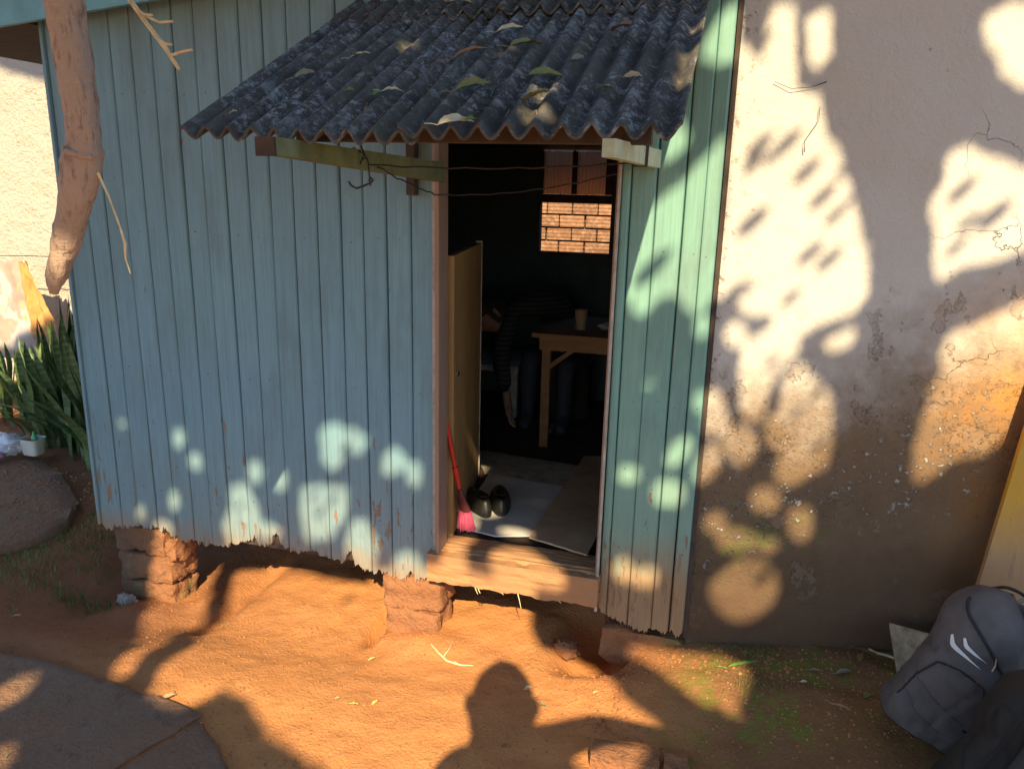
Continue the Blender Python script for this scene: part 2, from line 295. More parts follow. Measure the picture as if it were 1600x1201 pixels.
# ---------------------------------------------------------------- mesh helpers
class MB:
    def __init__(s): s.v = []; s.f = []; s.smooth = []
    def add(s, vs, fs, smooth=False):
        o = len(s.v); s.v += [tuple(q) for q in vs]
        for f in fs: s.f.append(tuple(i + o for i in f)); s.smooth.append(smooth)
        return s
    def box(s, x0, x1, y0, y1, z0, z1, bev=.0):
        if bev <= 0:
            vs = [(x, y, z) for x in (x0, x1) for y in (y0, y1) for z in (z0, z1)]
            return s.add(vs, [(0, 1, 3, 2), (4, 6, 7, 5), (0, 4, 5, 1), (2, 3, 7, 6), (0, 2, 6, 4), (1, 5, 7, 3)])
        bm = bmesh.new(); r = bmesh.ops.create_cube(bm, size=1)
        for q in bm.verts: q.co = Vector(((x0 + x1) / 2 + q.co.x * (x1 - x0), (y0 + y1) / 2 + q.co.y * (y1 - y0), (z0 + z1) / 2 + q.co.z * (z1 - z0)))
        bmesh.ops.bevel(bm, geom=bm.edges[:], offset=bev, segments=2, affect='EDGES', profile=.6)
        bm.verts.index_update(); s.add([tuple(q.co) for q in bm.verts], [[q.index for q in f.verts] for f in bm.faces]); bm.free(); return s
    def hexa(s, p):   # 8 corners: bottom 4 (ccw), top 4
        return s.add(p, [(3, 2, 1, 0), (4, 5, 6, 7), (0, 1, 5, 4), (1, 2, 6, 5), (2, 3, 7, 6), (3, 0, 4, 7)])
    def slab(s, poly, z0, z1):
        n = len(poly); vs = [(q[0], q[1], z0) for q in poly] + [(q[0], q[1], z1) for q in poly]
        return s.add(vs, [tuple(range(n))[::-1], tuple(range(n, 2 * n))] + [(i, (i + 1) % n, n + (i + 1) % n, n + i) for i in range(n)])
    def tube(s, pts, rad, n=8, cap=True, flat=1.0):
        pts = [Vector(q) for q in pts]; k = len(pts)
        if not hasattr(rad, '__len__'): rad = [rad] * k
        vs = []; up = Vector((0.13, .21, 1)).normalized(); prev = None
        for i in range(k):
            d = (pts[min(i + 1, k - 1)] - pts[max(i - 1, 0)]).normalized()
            a = d.cross(up) if prev is None else prev - prev.dot(d) * d
            if a.length < 1e-4: a = d.orthogonal()
            a.normalize(); prev = a; c = d.cross(a)
            for j in range(n):
                t = 2 * math.pi * j / n
                vs.append(pts[i] + (a * math.cos(t) + c * math.sin(t) * flat) * rad[i])
        fs = [(i * n + j, i * n + (j + 1) % n, (i + 1) * n + (j + 1) % n, (i + 1) * n + j) for i in range(k - 1) for j in range(n)]
        if cap: fs += [tuple(range(n))[::-1], tuple(range((k - 1) * n, k * n))]
        return s.add(vs, fs, True)
    def lathe(s, prof, c=(0, 0, 0), n=20, axis=None):
        vs = [(c[0] + r * math.cos(2 * math.pi * j / n), c[1] + r * math.sin(2 * math.pi * j / n), c[2] + z) for r, z in prof for j in range(n)]
        fs = [(i * n + j, i * n + (j + 1) % n, (i + 1) * n + (j + 1) % n, (i + 1) * n + j) for i in range(len(prof) - 1) for j in range(n)]
        fs += [tuple(range(n))[::-1], tuple(range((len(prof) - 1) * n, len(prof) * n))]
        return s.add(vs, fs, True)
    def grid(s, fn, nu, nv, thick=0, smooth=True):
        """sheet from fn(i/nu, j/nv); thick adds a back side along -normal"""
        P = [[Vector(fn(i / nu, j / nv)) for j in range(nv + 1)] for i in range(nu + 1)]
        vs = [P[i][j] for i in range(nu + 1) for j in range(nv + 1)]; w_ = nv + 1
        fs = [(i * w_ + j, (i + 1) * w_ + j, (i + 1) * w_ + j + 1, i * w_ + j + 1) for i in range(nu) for j in range(nv)]
        if not thick: return s.add(vs, fs, smooth)
        N = []
        for i in range(nu + 1):
            for j in range(nv + 1):
                a = P[min(i + 1, nu)][j] - P[max(i - 1, 0)][j]; c = P[i][min(j + 1, nv)] - P[i][max(j - 1, 0)]
                N.append(a.cross(c).normalized())
        m_ = len(vs); bk = [q - n_ * thick for q, n_ in zip(vs, N)]
        f2 = [tuple(q + m_ for q in f)[::-1] for f in fs]
        rim = [i * w_ for i in range(nu + 1)] + [nu * w_ + j for j in range(1, w_)] + [i * w_ + nv for i in range(nu - 1, -1, -1)] + [j for j in range(nv - 1, 0, -1)]
        f3 = [(rim[k], rim[k - 1], rim[k - 1] + m_, rim[k] + m_) for k in range(len(rim))]
        return s.add(vs + bk, fs + f2 + f3, smooth)
    def build(s, name, material, parent=None, loc=None, sharp=True):
        o_ = Vector(parent['_o']) if parent is not None and '_o' in parent else Vector((0, 0, 0))
        base = Vector(loc) if loc is not None else o_
        me = bpy.data.meshes.new(name); me.from_pydata([tuple(Vector(q) - base) for q in s.v], [], s.f)
        me.polygons.foreach_set('use_smooth', s.smooth); me.materials.append(material); me.validate(); me.update()
        if sharp and any(s.smooth):
            try: me.set_sharp_from_angle(angle=R(50))
            except Exception: pass
        ob = bpy.data.objects.new(name, me); COL.objects.link(ob)
        ob['_o'] = tuple(base)
        if parent is not None: ob.parent = parent; ob.location = base - o_
        else: ob.location = base
        return ob
def tag(o, label, cat, group=None):
    o['label'] = label; o['category'] = cat
    if group: o['group'] = group
    return o
def thing(name, label, cat, loc=(0, 0, 0), group=None):
    o = bpy.data.objects.new(name, None); COL.objects.link(o); o.location = loc; o['_o'] = tuple(loc); o.empty_display_size = .1
    return tag(o, label, cat, group)
def struct(o): o['kind'] = 'structure'; return o
def stuff(o): o['kind'] = 'stuff'; return o
def fbm(x, y, z=0, s=1, o=4): return mnoise.fractal(Vector((x * s, y * s, z * s)), .8, 2.1, o)
def sstep(a, b_, x): 
    t_ = max(0, min(1, (x - a) / (b_ - a))); return t_ * t_ * (3 - 2 * t_)
def jit(a): return random.uniform(-a, a)
def bez(pts, n=14):
    P_ = [Vector(q) for q in pts]; o = []
    for i in range(len(P_) - 1):
        p0 = P_[max(i - 1, 0)]; p1 = P_[i]; p2 = P_[i + 1]; p3 = P_[min(i + 2, len(P_) - 1)]
        for j_ in range(n):
            t = j_ / n; o.append(.5 * ((2 * p1) + (-p0 + p2) * t + (2 * p0 - 5 * p1 + 4 * p2 - p3) * t * t + (-p0 + 3 * p1 - 3 * p2 + p3) * t ** 3))
    return o + [P_[-1]]

# openings in the crown, as seen along the sun's direction (metres)
U_ = np.array([0.9652598, 0.2612921, -0.0]); V_ = np.array([-0.1580721, 0.5839466, 0.7962535]); S_ = np.array([0.2080547, -0.7685914, 0.6049632])
GAPS = [
    [0.753,3.268,0.734,3.208,0.735,3.145,0.715,3.141,0.673,3.191,0.661,3.136,0.662,3.021,0.667,2.84,0.666,2.684,0.659,2.57,0.712,2.617,0.759,2.631,0.791,2.614,0.755,2.591,0.727,2.576,0.74,2.55,0.781,2.532,0.835,2.538,0.854,2.513,0.802,2.48,0.759,2.455,0.754,2.394,0.771,2.289,0.794,2.248,0.85,2.257,0.85,2.32,0.863,2.358,0.885,2.396,0.933,2.433,0.927,2.48,0.998,2.507,1.046,2.52,1.092,2.531,1.116,2.578,1.097,2.671,1.062,2.742,1.039,2.813,1.003,2.866,0.984,2.922,0.951,2.943,0.934,2.974,0.916,3.024,0.904,3.058,0.835,3.071,0.829,3.089,0.805,3.264],
    [0.849,3.25,0.91,3.242,0.921,3.145,0.88,3.123,0.86,3.15],
    [0.764,2.488,0.766,2.476,0.763,2.465,0.752,2.459,0.739,2.458,0.725,2.459,0.712,2.465,0.701,2.477,0.695,2.491,0.699,2.504,0.708,2.513,0.718,2.52,0.731,2.521,0.744,2.516,0.753,2.508,0.761,2.499],
    [0.948,2.403,1.0,2.353,1.039,2.33,1.061,2.274,1.069,2.194,1.07,2.12,1.019,2.096,0.967,2.064,0.93,2.065,0.895,2.115,0.926,2.156,0.865,2.198,0.859,2.246,0.904,2.285,0.895,2.357,0.921,2.395],
    [0.841,2.186,0.838,2.165,0.827,2.149,0.814,2.134,0.794,2.126,0.772,2.133,0.753,2.148,0.738,2.166,0.728,2.189,0.731,2.212,0.742,2.231,0.762,2.236,0.782,2.233,0.799,2.231,0.817,2.222,0.832,2.207],
    [0.72,2.299,0.712,2.284,0.7,2.276,0.691,2.268,0.68,2.265,0.665,2.262,0.649,2.268,0.642,2.285,0.643,2.301,0.645,2.315,0.652,2.325,0.659,2.336,0.671,2.342,0.687,2.34,0.702,2.332,0.713,2.317],
    [0.742,2.242,0.737,2.231,0.727,2.223,0.715,2.217,0.7,2.214,0.682,2.214,0.663,2.22,0.652,2.231,0.647,2.244,0.653,2.256,0.664,2.264,0.676,2.272,0.693,2.276,0.713,2.275,0.732,2.268,0.741,2.255],
    [0.717,2.112,0.7,2.094,0.684,2.087,0.67,2.075,0.655,2.07,0.641,2.075,0.632,2.091,0.634,2.117,0.643,2.143,0.657,2.165,0.674,2.181,0.691,2.19,0.706,2.189,0.718,2.179,0.724,2.162,0.724,2.139],
    [0.935,2.026,0.931,2.008,0.92,1.993,0.901,1.988,0.882,1.989,0.865,1.992,0.85,2.001,0.84,2.013,0.837,2.027,0.834,2.042,0.839,2.057,0.854,2.064,0.872,2.065,0.89,2.062,0.905,2.053,0.922,2.043],
    [1.042,1.952,1.047,1.935,1.044,1.917,1.032,1.905,1.015,1.899,0.996,1.906,0.981,1.919,0.971,1.935,0.968,1.953,0.963,1.971,0.965,1.992,0.982,2.001,1.0,2.001,1.019,2.0,1.038,1.991,1.045,1.97],
    [0.76,1.955,0.764,1.942,0.759,1.928,0.742,1.926,0.726,1.931,0.713,1.93,0.699,1.933,0.691,1.944,0.688,1.955,0.688,1.967,0.694,1.977,0.705,1.985,0.72,1.989,0.737,1.987,0.753,1.98,0.76,1.967],
    [0.88,1.902,0.872,1.887,0.855,1.876,0.834,1.87,0.81,1.869,0.787,1.871,0.765,1.877,0.745,1.888,0.734,1.903,0.734,1.919,0.746,1.935,0.775,1.94,0.802,1.938,0.825,1.933,0.843,1.925,0.865,1.916],
    [0.962,1.758,0.95,1.718,0.924,1.69,0.894,1.663,0.851,1.649,0.805,1.661,0.767,1.687,0.739,1.719,0.726,1.758,0.743,1.791,0.771,1.811,0.794,1.833,0.828,1.845,0.87,1.848,0.916,1.834,0.947,1.799],
    [1.096,2.473,1.104,2.468,1.106,2.46,1.093,2.45,1.076,2.442,1.058,2.436,1.04,2.434,1.025,2.436,1.014,2.441,1.012,2.45,1.018,2.461,1.036,2.47,1.053,2.475,1.068,2.483,1.088,2.488,1.097,2.482],
    [0.948,1.888,0.943,1.88,0.935,1.875,0.928,1.868,0.917,1.864,0.903,1.867,0.892,1.872,0.883,1.88,0.879,1.888,0.881,1.897,0.888,1.904,0.9,1.907,0.911,1.907,0.922,1.906,0.933,1.903,0.942,1.897],
    [1.327,2.913,1.357,2.908,1.498,2.855,1.644,2.815,1.672,2.696,1.539,2.665,1.456,2.64,1.396,2.636,1.36,2.626,1.343,2.603,1.314,2.611,1.301,2.661,1.293,2.738,1.271,2.763,1.268,2.795,1.304,2.842,1.289,2.879,1.299,2.9],
    [1.569,2.529,1.487,2.493,1.382,2.465,1.367,2.428,1.384,2.378,1.362,2.329,1.346,2.261,1.334,2.193,1.347,2.042,1.431,2.117,1.484,2.141,1.541,2.141,1.588,2.187,1.635,2.228,1.797,2.315,1.736,2.571],
    [1.332,3.222,1.552,3.205,1.597,3.015,1.456,3.045,1.399,3.076,1.387,3.111,1.352,3.141],
    [0.397,2.819,0.469,2.842,0.514,2.864,0.543,2.892,0.609,2.946,0.642,2.981,0.644,2.86,0.647,2.584,0.629,2.553,0.598,2.538,0.561,2.56,0.539,2.596,0.489,2.602,0.463,2.581,0.438,2.55,0.403,2.566,0.393,2.596,0.361,2.616,0.354,2.652,0.384,2.707,0.387,2.775],
    [0.499,3.03,0.463,3.0,0.459,2.952,0.474,2.934,0.53,2.968,0.531,3.015],
    [0.55,3.156,0.563,3.203,0.602,3.252,0.651,3.27,0.657,3.141,0.605,3.139],
    [0.647,2.496,0.643,2.485,0.636,2.48,0.631,2.475,0.624,2.474,0.616,2.474,0.607,2.479,0.601,2.489,0.598,2.501,0.598,2.513,0.601,2.524,0.608,2.53,0.618,2.532,0.628,2.53,0.639,2.523,0.645,2.509],
    [0.485,2.375,0.483,2.361,0.479,2.347,0.471,2.339,0.463,2.337,0.456,2.344,0.451,2.355,0.45,2.369,0.452,2.383,0.455,2.395,0.46,2.403,0.465,2.414,0.473,2.421,0.48,2.414,0.484,2.402,0.486,2.389],
    [0.602,2.143,0.59,2.132,0.577,2.126,0.563,2.121,0.549,2.122,0.54,2.132,0.536,2.146,0.539,2.163,0.548,2.179,0.561,2.19,0.576,2.196,0.591,2.204,0.608,2.204,0.617,2.191,0.619,2.175,0.613,2.157],
    [0.611,2.043,0.609,2.027,0.6,2.014,0.581,2.008,0.561,2.009,0.541,2.009,0.519,2.016,0.508,2.032,0.506,2.048,0.506,2.064,0.514,2.079,0.533,2.085,0.554,2.085,0.574,2.08,0.591,2.071,0.604,2.058],
    [0.457,2.106,0.457,2.097,0.452,2.088,0.441,2.083,0.427,2.082,0.412,2.084,0.399,2.09,0.39,2.1,0.388,2.11,0.388,2.121,0.394,2.131,0.409,2.133,0.423,2.13,0.435,2.128,0.445,2.122,0.453,2.115],
    [0.461,1.813,0.465,1.8,0.461,1.786,0.446,1.778,0.43,1.777,0.414,1.782,0.402,1.792,0.393,1.803,0.387,1.815,0.386,1.83,0.392,1.844,0.408,1.85,0.424,1.85,0.438,1.843,0.447,1.833,0.456,1.824],
    [0.544,1.789,0.541,1.776,0.531,1.765,0.517,1.761,0.503,1.762,0.489,1.763,0.477,1.769,0.464,1.778,0.455,1.791,0.463,1.803,0.475,1.81,0.484,1.82,0.498,1.826,0.515,1.823,0.53,1.815,0.541,1.803],
    [0.635,1.887,0.634,1.874,0.631,1.863,0.626,1.855,0.619,1.852,0.612,1.858,0.607,1.868,0.603,1.877,0.6,1.888,0.599,1.9,0.601,1.911,0.607,1.918,0.613,1.919,0.62,1.92,0.628,1.915,0.633,1.901],
    [0.647,2.298,0.645,2.288,0.641,2.281,0.637,2.276,0.632,2.274,0.626,2.277,0.621,2.283,0.617,2.291,0.614,2.301,0.614,2.311,0.617,2.32,0.62,2.328,0.626,2.332,0.633,2.326,0.638,2.317,0.643,2.31],
    [-0.628,2.259,-0.631,2.237,-0.643,2.217,-0.66,2.199,-0.684,2.188,-0.709,2.198,-0.727,2.217,-0.734,2.243,-0.73,2.266,-0.735,2.292,-0.728,2.321,-0.704,2.336,-0.677,2.341,-0.65,2.332,-0.629,2.313,-0.623,2.285],
    [-0.538,2.278,-0.543,2.265,-0.552,2.256,-0.561,2.243,-0.579,2.234,-0.597,2.242,-0.61,2.255,-0.618,2.269,-0.619,2.284,-0.62,2.3,-0.613,2.316,-0.593,2.319,-0.576,2.315,-0.56,2.314,-0.544,2.307,-0.538,2.292],
    [-0.389,2.194,-0.402,2.179,-0.418,2.172,-0.43,2.164,-0.444,2.162,-0.46,2.161,-0.477,2.168,-0.482,2.185,-0.48,2.2,-0.477,2.213,-0.468,2.223,-0.459,2.237,-0.442,2.247,-0.422,2.242,-0.405,2.231,-0.393,2.214],
    [-0.331,2.156,-0.327,2.141,-0.33,2.124,-0.342,2.117,-0.356,2.116,-0.367,2.124,-0.374,2.136,-0.382,2.145,-0.387,2.159,-0.384,2.174,-0.377,2.185,-0.366,2.191,-0.355,2.191,-0.343,2.191,-0.332,2.184,-0.329,2.169],
    [-0.882,2.169,-0.883,2.158,-0.889,2.147,-0.9,2.138,-0.916,2.133,-0.931,2.139,-0.941,2.15,-0.95,2.16,-0.955,2.174,-0.951,2.188,-0.942,2.201,-0.925,2.203,-0.911,2.199,-0.897,2.2,-0.883,2.195,-0.879,2.182],
    [-0.99,2.2,-0.995,2.185,-1.003,2.174,-1.014,2.169,-1.024,2.17,-1.034,2.172,-1.043,2.179,-1.048,2.19,-1.05,2.204,-1.048,2.218,-1.041,2.23,-1.031,2.241,-1.018,2.246,-1.006,2.239,-0.998,2.228,-0.992,2.215],
    [-0.917,1.992,-0.924,1.98,-0.938,1.971,-0.952,1.963,-0.972,1.96,-0.99,1.966,-1.001,1.975,-1.011,1.985,-1.014,1.996,-1.017,2.009,-1.01,2.024,-0.986,2.026,-0.967,2.021,-0.95,2.02,-0.935,2.014,-0.923,2.004],
    [-1.197,2.616,-1.201,2.609,-1.206,2.605,-1.211,2.599,-1.22,2.595,-1.227,2.599,-1.233,2.605,-1.237,2.612,-1.239,2.62,-1.236,2.628,-1.23,2.634,-1.223,2.638,-1.215,2.64,-1.206,2.638,-1.199,2.633,-1.197,2.624],
    [-1.601,2.423,-1.603,2.412,-1.608,2.403,-1.615,2.401,-1.62,2.403,-1.625,2.403,-1.631,2.406,-1.633,2.415,-1.633,2.425,-1.629,2.435,-1.624,2.442,-1.619,2.45,-1.612,2.456,-1.606,2.45,-1.603,2.441,-1.601,2.433],
    [-1.333,2.341,-1.339,2.33,-1.346,2.324,-1.351,2.315,-1.359,2.309,-1.368,2.31,-1.376,2.317,-1.38,2.329,-1.381,2.344,-1.377,2.359,-1.37,2.372,-1.36,2.377,-1.351,2.376,-1.342,2.376,-1.334,2.369,-1.332,2.355],
    [-1.26,2.254,-1.261,2.245,-1.267,2.237,-1.277,2.231,-1.29,2.23,-1.301,2.234,-1.309,2.241,-1.317,2.248,-1.32,2.258,-1.318,2.269,-1.31,2.278,-1.297,2.282,-1.284,2.282,-1.27,2.282,-1.257,2.277,-1.255,2.264],
    [-1.382,2.125,-1.385,2.11,-1.392,2.097,-1.402,2.094,-1.41,2.099,-1.419,2.095,-1.429,2.098,-1.43,2.114,-1.427,2.128,-1.424,2.14,-1.419,2.151,-1.411,2.158,-1.403,2.159,-1.395,2.157,-1.388,2.15,-1.384,2.14],
    [-1.561,2.09,-1.563,2.083,-1.567,2.077,-1.573,2.072,-1.579,2.07,-1.587,2.069,-1.595,2.072,-1.597,2.082,-1.596,2.092,-1.592,2.1,-1.586,2.106,-1.58,2.112,-1.573,2.115,-1.565,2.113,-1.559,2.108,-1.558,2.098],
    [-1.425,2.022,-1.432,2.013,-1.444,2.006,-1.456,1.999,-1.474,1.995,-1.493,1.997,-1.51,2.004,-1.52,2.014,-1.523,2.026,-1.517,2.038,-1.504,2.047,-1.486,2.052,-1.466,2.053,-1.45,2.047,-1.44,2.04,-1.43,2.032],
    [-1.14,2.156,-1.062,2.167,-1.025,2.098,-1.009,2.039,-1.05,1.94,-1.151,1.943,-1.188,2.028,-1.138,2.079],
    [-0.82,2.138,-0.757,2.141,-0.628,2.127,-0.631,2.045,-0.694,1.965,-0.809,1.954,-0.826,2.039],
    [-0.611,2.012,-0.552,2.018,-0.504,1.933,-0.525,1.854,-0.576,1.845,-0.637,1.896,-0.634,1.962],
    [-0.331,1.838,-0.333,1.82,-0.344,1.802,-0.361,1.786,-0.388,1.775,-0.417,1.783,-0.439,1.799,-0.445,1.822,-0.439,1.841,-0.442,1.859,-0.434,1.879,-0.414,1.893,-0.386,1.9,-0.359,1.892,-0.339,1.877,-0.33,1.857],
    [-1.492,2.004,-1.425,1.977,-1.391,1.923,-1.378,1.843,-1.357,1.806,-1.388,1.757,-1.542,1.748,-1.584,1.761,-1.583,1.811,-1.537,1.909,-1.539,1.965],
    [-1.519,1.754,-1.329,1.793,-1.32,1.728,-1.298,1.682,-1.283,1.632,-1.329,1.623,-1.341,1.567,-1.379,1.55,-1.446,1.578,-1.523,1.67],
    [-1.397,1.508,-1.359,1.54,-1.32,1.562,-1.305,1.541,-1.331,1.502,-1.315,1.449,-1.316,1.419,-1.363,1.425,-1.381,1.448],
    [-1.304,1.926,-1.114,1.935,-0.957,1.921,-0.789,1.871,-0.576,1.842,-0.257,1.834,0.109,1.761,0.105,1.641,0.133,1.56,0.132,1.547,-1.108,1.518,-1.254,1.607,-1.218,1.68,-1.24,1.773],
    [-1.138,1.6,0.081,1.631,0.128,1.553,0.272,1.534,0.359,1.486,0.392,1.42,0.41,1.378,0.461,1.34,0.531,1.288,0.449,1.292,0.36,1.318,0.201,1.315,0.134,1.25,0.033,1.18,-0.038,1.091,-0.398,1.084,-0.522,1.17,-0.593,1.202,-0.744,1.268,-0.814,1.323,-0.851,1.358,-0.968,1.401,-0.992,1.369,-1.053,1.331,-1.116,1.336,-1.2,1.385,-1.218,1.439,-1.217,1.485,-1.207,1.521],
    [0.184,1.281,0.361,1.269,0.448,1.251,0.43,1.222,0.396,1.205,0.381,1.142,0.278,1.14,0.221,1.218],
    [0.414,1.578,0.537,1.559,0.624,1.542,0.775,1.522,0.834,1.49,0.792,1.415,0.753,1.375,0.659,1.373,0.611,1.411,0.556,1.473,0.484,1.534],
    [0.831,1.357,0.822,1.351,0.805,1.346,0.784,1.343,0.762,1.342,0.743,1.343,0.729,1.346,0.714,1.349,0.706,1.355,0.714,1.361,0.73,1.366,0.752,1.37,0.775,1.371,0.798,1.371,0.817,1.368,0.829,1.363],
    [-1.576,1.538,-1.567,1.524,-1.563,1.514,-1.562,1.506,-1.566,1.503,-1.577,1.507,-1.589,1.515,-1.602,1.525,-1.614,1.537,-1.627,1.55,-1.636,1.564,-1.638,1.573,-1.634,1.577,-1.621,1.573,-1.606,1.563,-1.591,1.552],
    [-1.449,1.178,-1.433,1.164,-1.423,1.149,-1.434,1.145,-1.449,1.147,-1.462,1.148,-1.479,1.154,-1.497,1.164,-1.512,1.176,-1.523,1.189,-1.528,1.2,-1.525,1.207,-1.515,1.209,-1.502,1.21,-1.483,1.204,-1.463,1.191],
    [-1.617,1.417,-1.603,1.402,-1.596,1.383,-1.592,1.362,-1.595,1.34,-1.61,1.324,-1.627,1.316,-1.645,1.309,-1.665,1.311,-1.681,1.324,-1.692,1.344,-1.696,1.368,-1.691,1.393,-1.674,1.409,-1.654,1.415,-1.636,1.421],
    [0.588,1.214,0.589,1.207,0.588,1.2,0.585,1.195,0.58,1.191,0.574,1.188,0.567,1.187,0.561,1.193,0.558,1.201,0.557,1.209,0.558,1.217,0.562,1.224,0.568,1.228,0.574,1.229,0.581,1.227,0.586,1.221],
    [-0.24,1.835,-0.236,1.953,-0.137,1.98,-0.112,1.954,-0.161,1.918,-0.147,1.822,-0.222,1.795],
    [-0.05,1.904,0.021,1.922,0.092,1.909,0.165,1.844,0.208,1.812,0.216,1.749,-0.023,1.786,-0.061,1.851],
    [-0.025,2.114,-0.03,2.102,-0.043,2.093,-0.062,2.089,-0.081,2.088,-0.1,2.088,-0.118,2.092,-0.136,2.098,-0.148,2.109,-0.145,2.122,-0.132,2.134,-0.109,2.141,-0.085,2.143,-0.062,2.14,-0.043,2.134,-0.03,2.125],
    [0.101,1.972,0.086,1.967,0.066,1.968,0.05,1.969,0.031,1.973,0.01,1.979,-0.011,1.99,-0.024,2.003,-0.029,2.016,-0.018,2.023,-0.0,2.025,0.019,2.024,0.04,2.018,0.063,2.011,0.087,1.999,0.099,1.985],
    [-0.126,2.037,-0.122,2.025,-0.125,2.011,-0.139,2.007,-0.153,2.008,-0.166,2.004,-0.183,2.007,-0.193,2.02,-0.197,2.034,-0.191,2.047,-0.18,2.056,-0.172,2.066,-0.159,2.072,-0.142,2.072,-0.127,2.065,-0.122,2.05],
    [0.087,2.631,0.082,2.62,0.075,2.613,0.069,2.606,0.061,2.604,0.051,2.605,0.041,2.612,0.038,2.627,0.039,2.64,0.039,2.653,0.043,2.666,0.051,2.675,0.062,2.679,0.072,2.668,0.077,2.654,0.083,2.645],
    [0.071,2.517,0.069,2.504,0.063,2.492,0.05,2.489,0.038,2.492,0.028,2.497,0.02,2.506,0.014,2.516,0.013,2.527,0.013,2.538,0.017,2.549,0.026,2.557,0.039,2.559,0.052,2.555,0.063,2.545,0.07,2.532],
    [-0.108,2.472,-0.108,2.452,-0.113,2.432,-0.12,2.415,-0.128,2.403,-0.135,2.392,-0.144,2.384,-0.153,2.382,-0.16,2.388,-0.163,2.401,-0.162,2.419,-0.155,2.437,-0.146,2.45,-0.137,2.462,-0.128,2.468,-0.118,2.474],
    [-0.391,2.854,-0.389,2.845,-0.392,2.837,-0.4,2.836,-0.409,2.839,-0.417,2.84,-0.427,2.844,-0.433,2.854,-0.435,2.863,-0.437,2.872,-0.435,2.881,-0.425,2.881,-0.416,2.877,-0.408,2.876,-0.399,2.872,-0.393,2.863],
    [-0.283,2.616,-0.281,2.609,-0.281,2.601,-0.288,2.6,-0.296,2.601,-0.303,2.603,-0.31,2.608,-0.315,2.615,-0.319,2.622,-0.316,2.628,-0.311,2.631,-0.308,2.637,-0.302,2.641,-0.294,2.637,-0.286,2.631,-0.283,2.623],
    [-0.015,2.945,-0.016,2.933,-0.018,2.923,-0.022,2.912,-0.027,2.906,-0.033,2.914,-0.037,2.925,-0.04,2.938,-0.041,2.951,-0.042,2.966,-0.041,2.982,-0.034,2.984,-0.029,2.98,-0.023,2.979,-0.018,2.972,-0.015,2.959],
    [0.263,2.593,0.262,2.584,0.258,2.577,0.252,2.573,0.246,2.571,0.241,2.574,0.236,2.58,0.234,2.589,0.233,2.598,0.237,2.606,0.242,2.611,0.246,2.614,0.251,2.614,0.257,2.614,0.262,2.61,0.264,2.601],
    [-0.281,3.036,-0.28,3.022,-0.283,3.01,-0.291,3.009,-0.298,3.014,-0.305,3.016,-0.311,3.022,-0.318,3.032,-0.322,3.045,-0.32,3.056,-0.316,3.063,-0.313,3.071,-0.307,3.076,-0.298,3.07,-0.291,3.06,-0.285,3.049],
    [0.154,5.035,0.828,4.939,0.856,4.553,0.17,4.639],
    [-4.348,5.913,-3.85,5.699,-3.521,5.588,-3.242,5.4,-3.115,4.987,-3.14,4.309,-3.28,4.004,-4.947,3.635],
    [-3.635,3.686,-2.862,3.603,-2.949,3.409,-3.181,3.29,-3.408,3.238,-3.754,3.193],
]
STRAY = [(0.454, 2.675, 0.081), (0.907, 1.795, 0.046), (-0.628, 2.257, 0.034), (1.037, 2.182, 0.034), (0.748, 2.956, 0.057), (0.797, 2.935, 0.046), (0.83, 2.958, 0.057), (0.896, 2.888, 0.057), (0.734, 2.912, 0.046), (0.751, 2.774, 0.069), (0.951, 2.824, 0.057), (0.934, 2.687, 0.057), (0.993, 2.668, 0.057), (0.995, 2.776, 0.046), (0.892, 2.577, 0.046), (0.997, 2.882, 0.034), (1.028, 2.805, 0.034), (1.349, 2.817, 0.057), (1.382, 2.741, 0.046), (1.358, 2.681, 0.046), (1.45, 2.752, 0.069), (-1.098, 2.09, 0.023), (-0.745, 2.051, 0.034), (-0.688, 2.092, 0.034), (-0.77, 2.107, 0.029), (-1.365, 1.608, 0.034), (-1.166, 1.775, 0.034), (-0.695, 1.772, 0.034), (0.736, 3.194, 0.034), (0.954, 2.272, 0.034), (1.006, 2.322, 0.034), (0.856, 2.412, 0.034)]
LEAF_D0, LEAF_D1 = 3.2, 4.9
# ---------------------------------------------------------------- ground (setting)
D = 2.54
HWX = [-9, -4.2, -2.9, -2.5, -1.9, -1.2, -.97, -.6, -.3, 0, .35, .7, 1.4, 5]
HWZ = [0, 0, -.012, -.155, -.11, -.075, -.04, -.03, .01, .10, .13, .15, .16, .16]
def gh(x, y):
    hw = float(np.interp(x, HWX, HWZ))
    far = .04 * sstep(0, .8, x)
    h = far + (hw - far) * sstep(1.95, 2.48, y)
    if -2.35 < x < .1: h += .20 * sstep(3.0, 3.8, y) * sstep(-2.35, -2.1, x)
    if x < -2.7: h = h * (1 - sstep(2.6, 3.2, y))
    h -= .13 * math.exp(-((x + .34) / .14) ** 4 - ((y - 2.66) / .20) ** 4)
    h -= .05 * math.exp(-((x + 1.95) / .05) ** 2) * sstep(2.3, 2.45, y) * (1 - sstep(2.9, 3.1, y))
    h += .055 * math.exp(-((x + 2.30) / .16) ** 2 - ((y - 2.42) / .12) ** 2) * (1 if y < 2.9 else 0)
    h += .035 * math.exp(-((x + 1.02) / .16) ** 2 - ((y - 2.47) / .10) ** 2)
    h -= .10 * math.exp(-((x + 1.235) / .03) ** 4 - ((y - 2.62) / .14) ** 4)
    h += .014 * sstep(-.215, -.20, x + .03 * fbm(y, 3, 1, 6)) * (1 - sstep(2.35, 2.42, y))
    h += .012 * fbm(x, y, 0, 2.2) + .006 * fbm(x, y, 4, 9) + .0035 * abs(fbm(x, y, 9, 28))
    return h
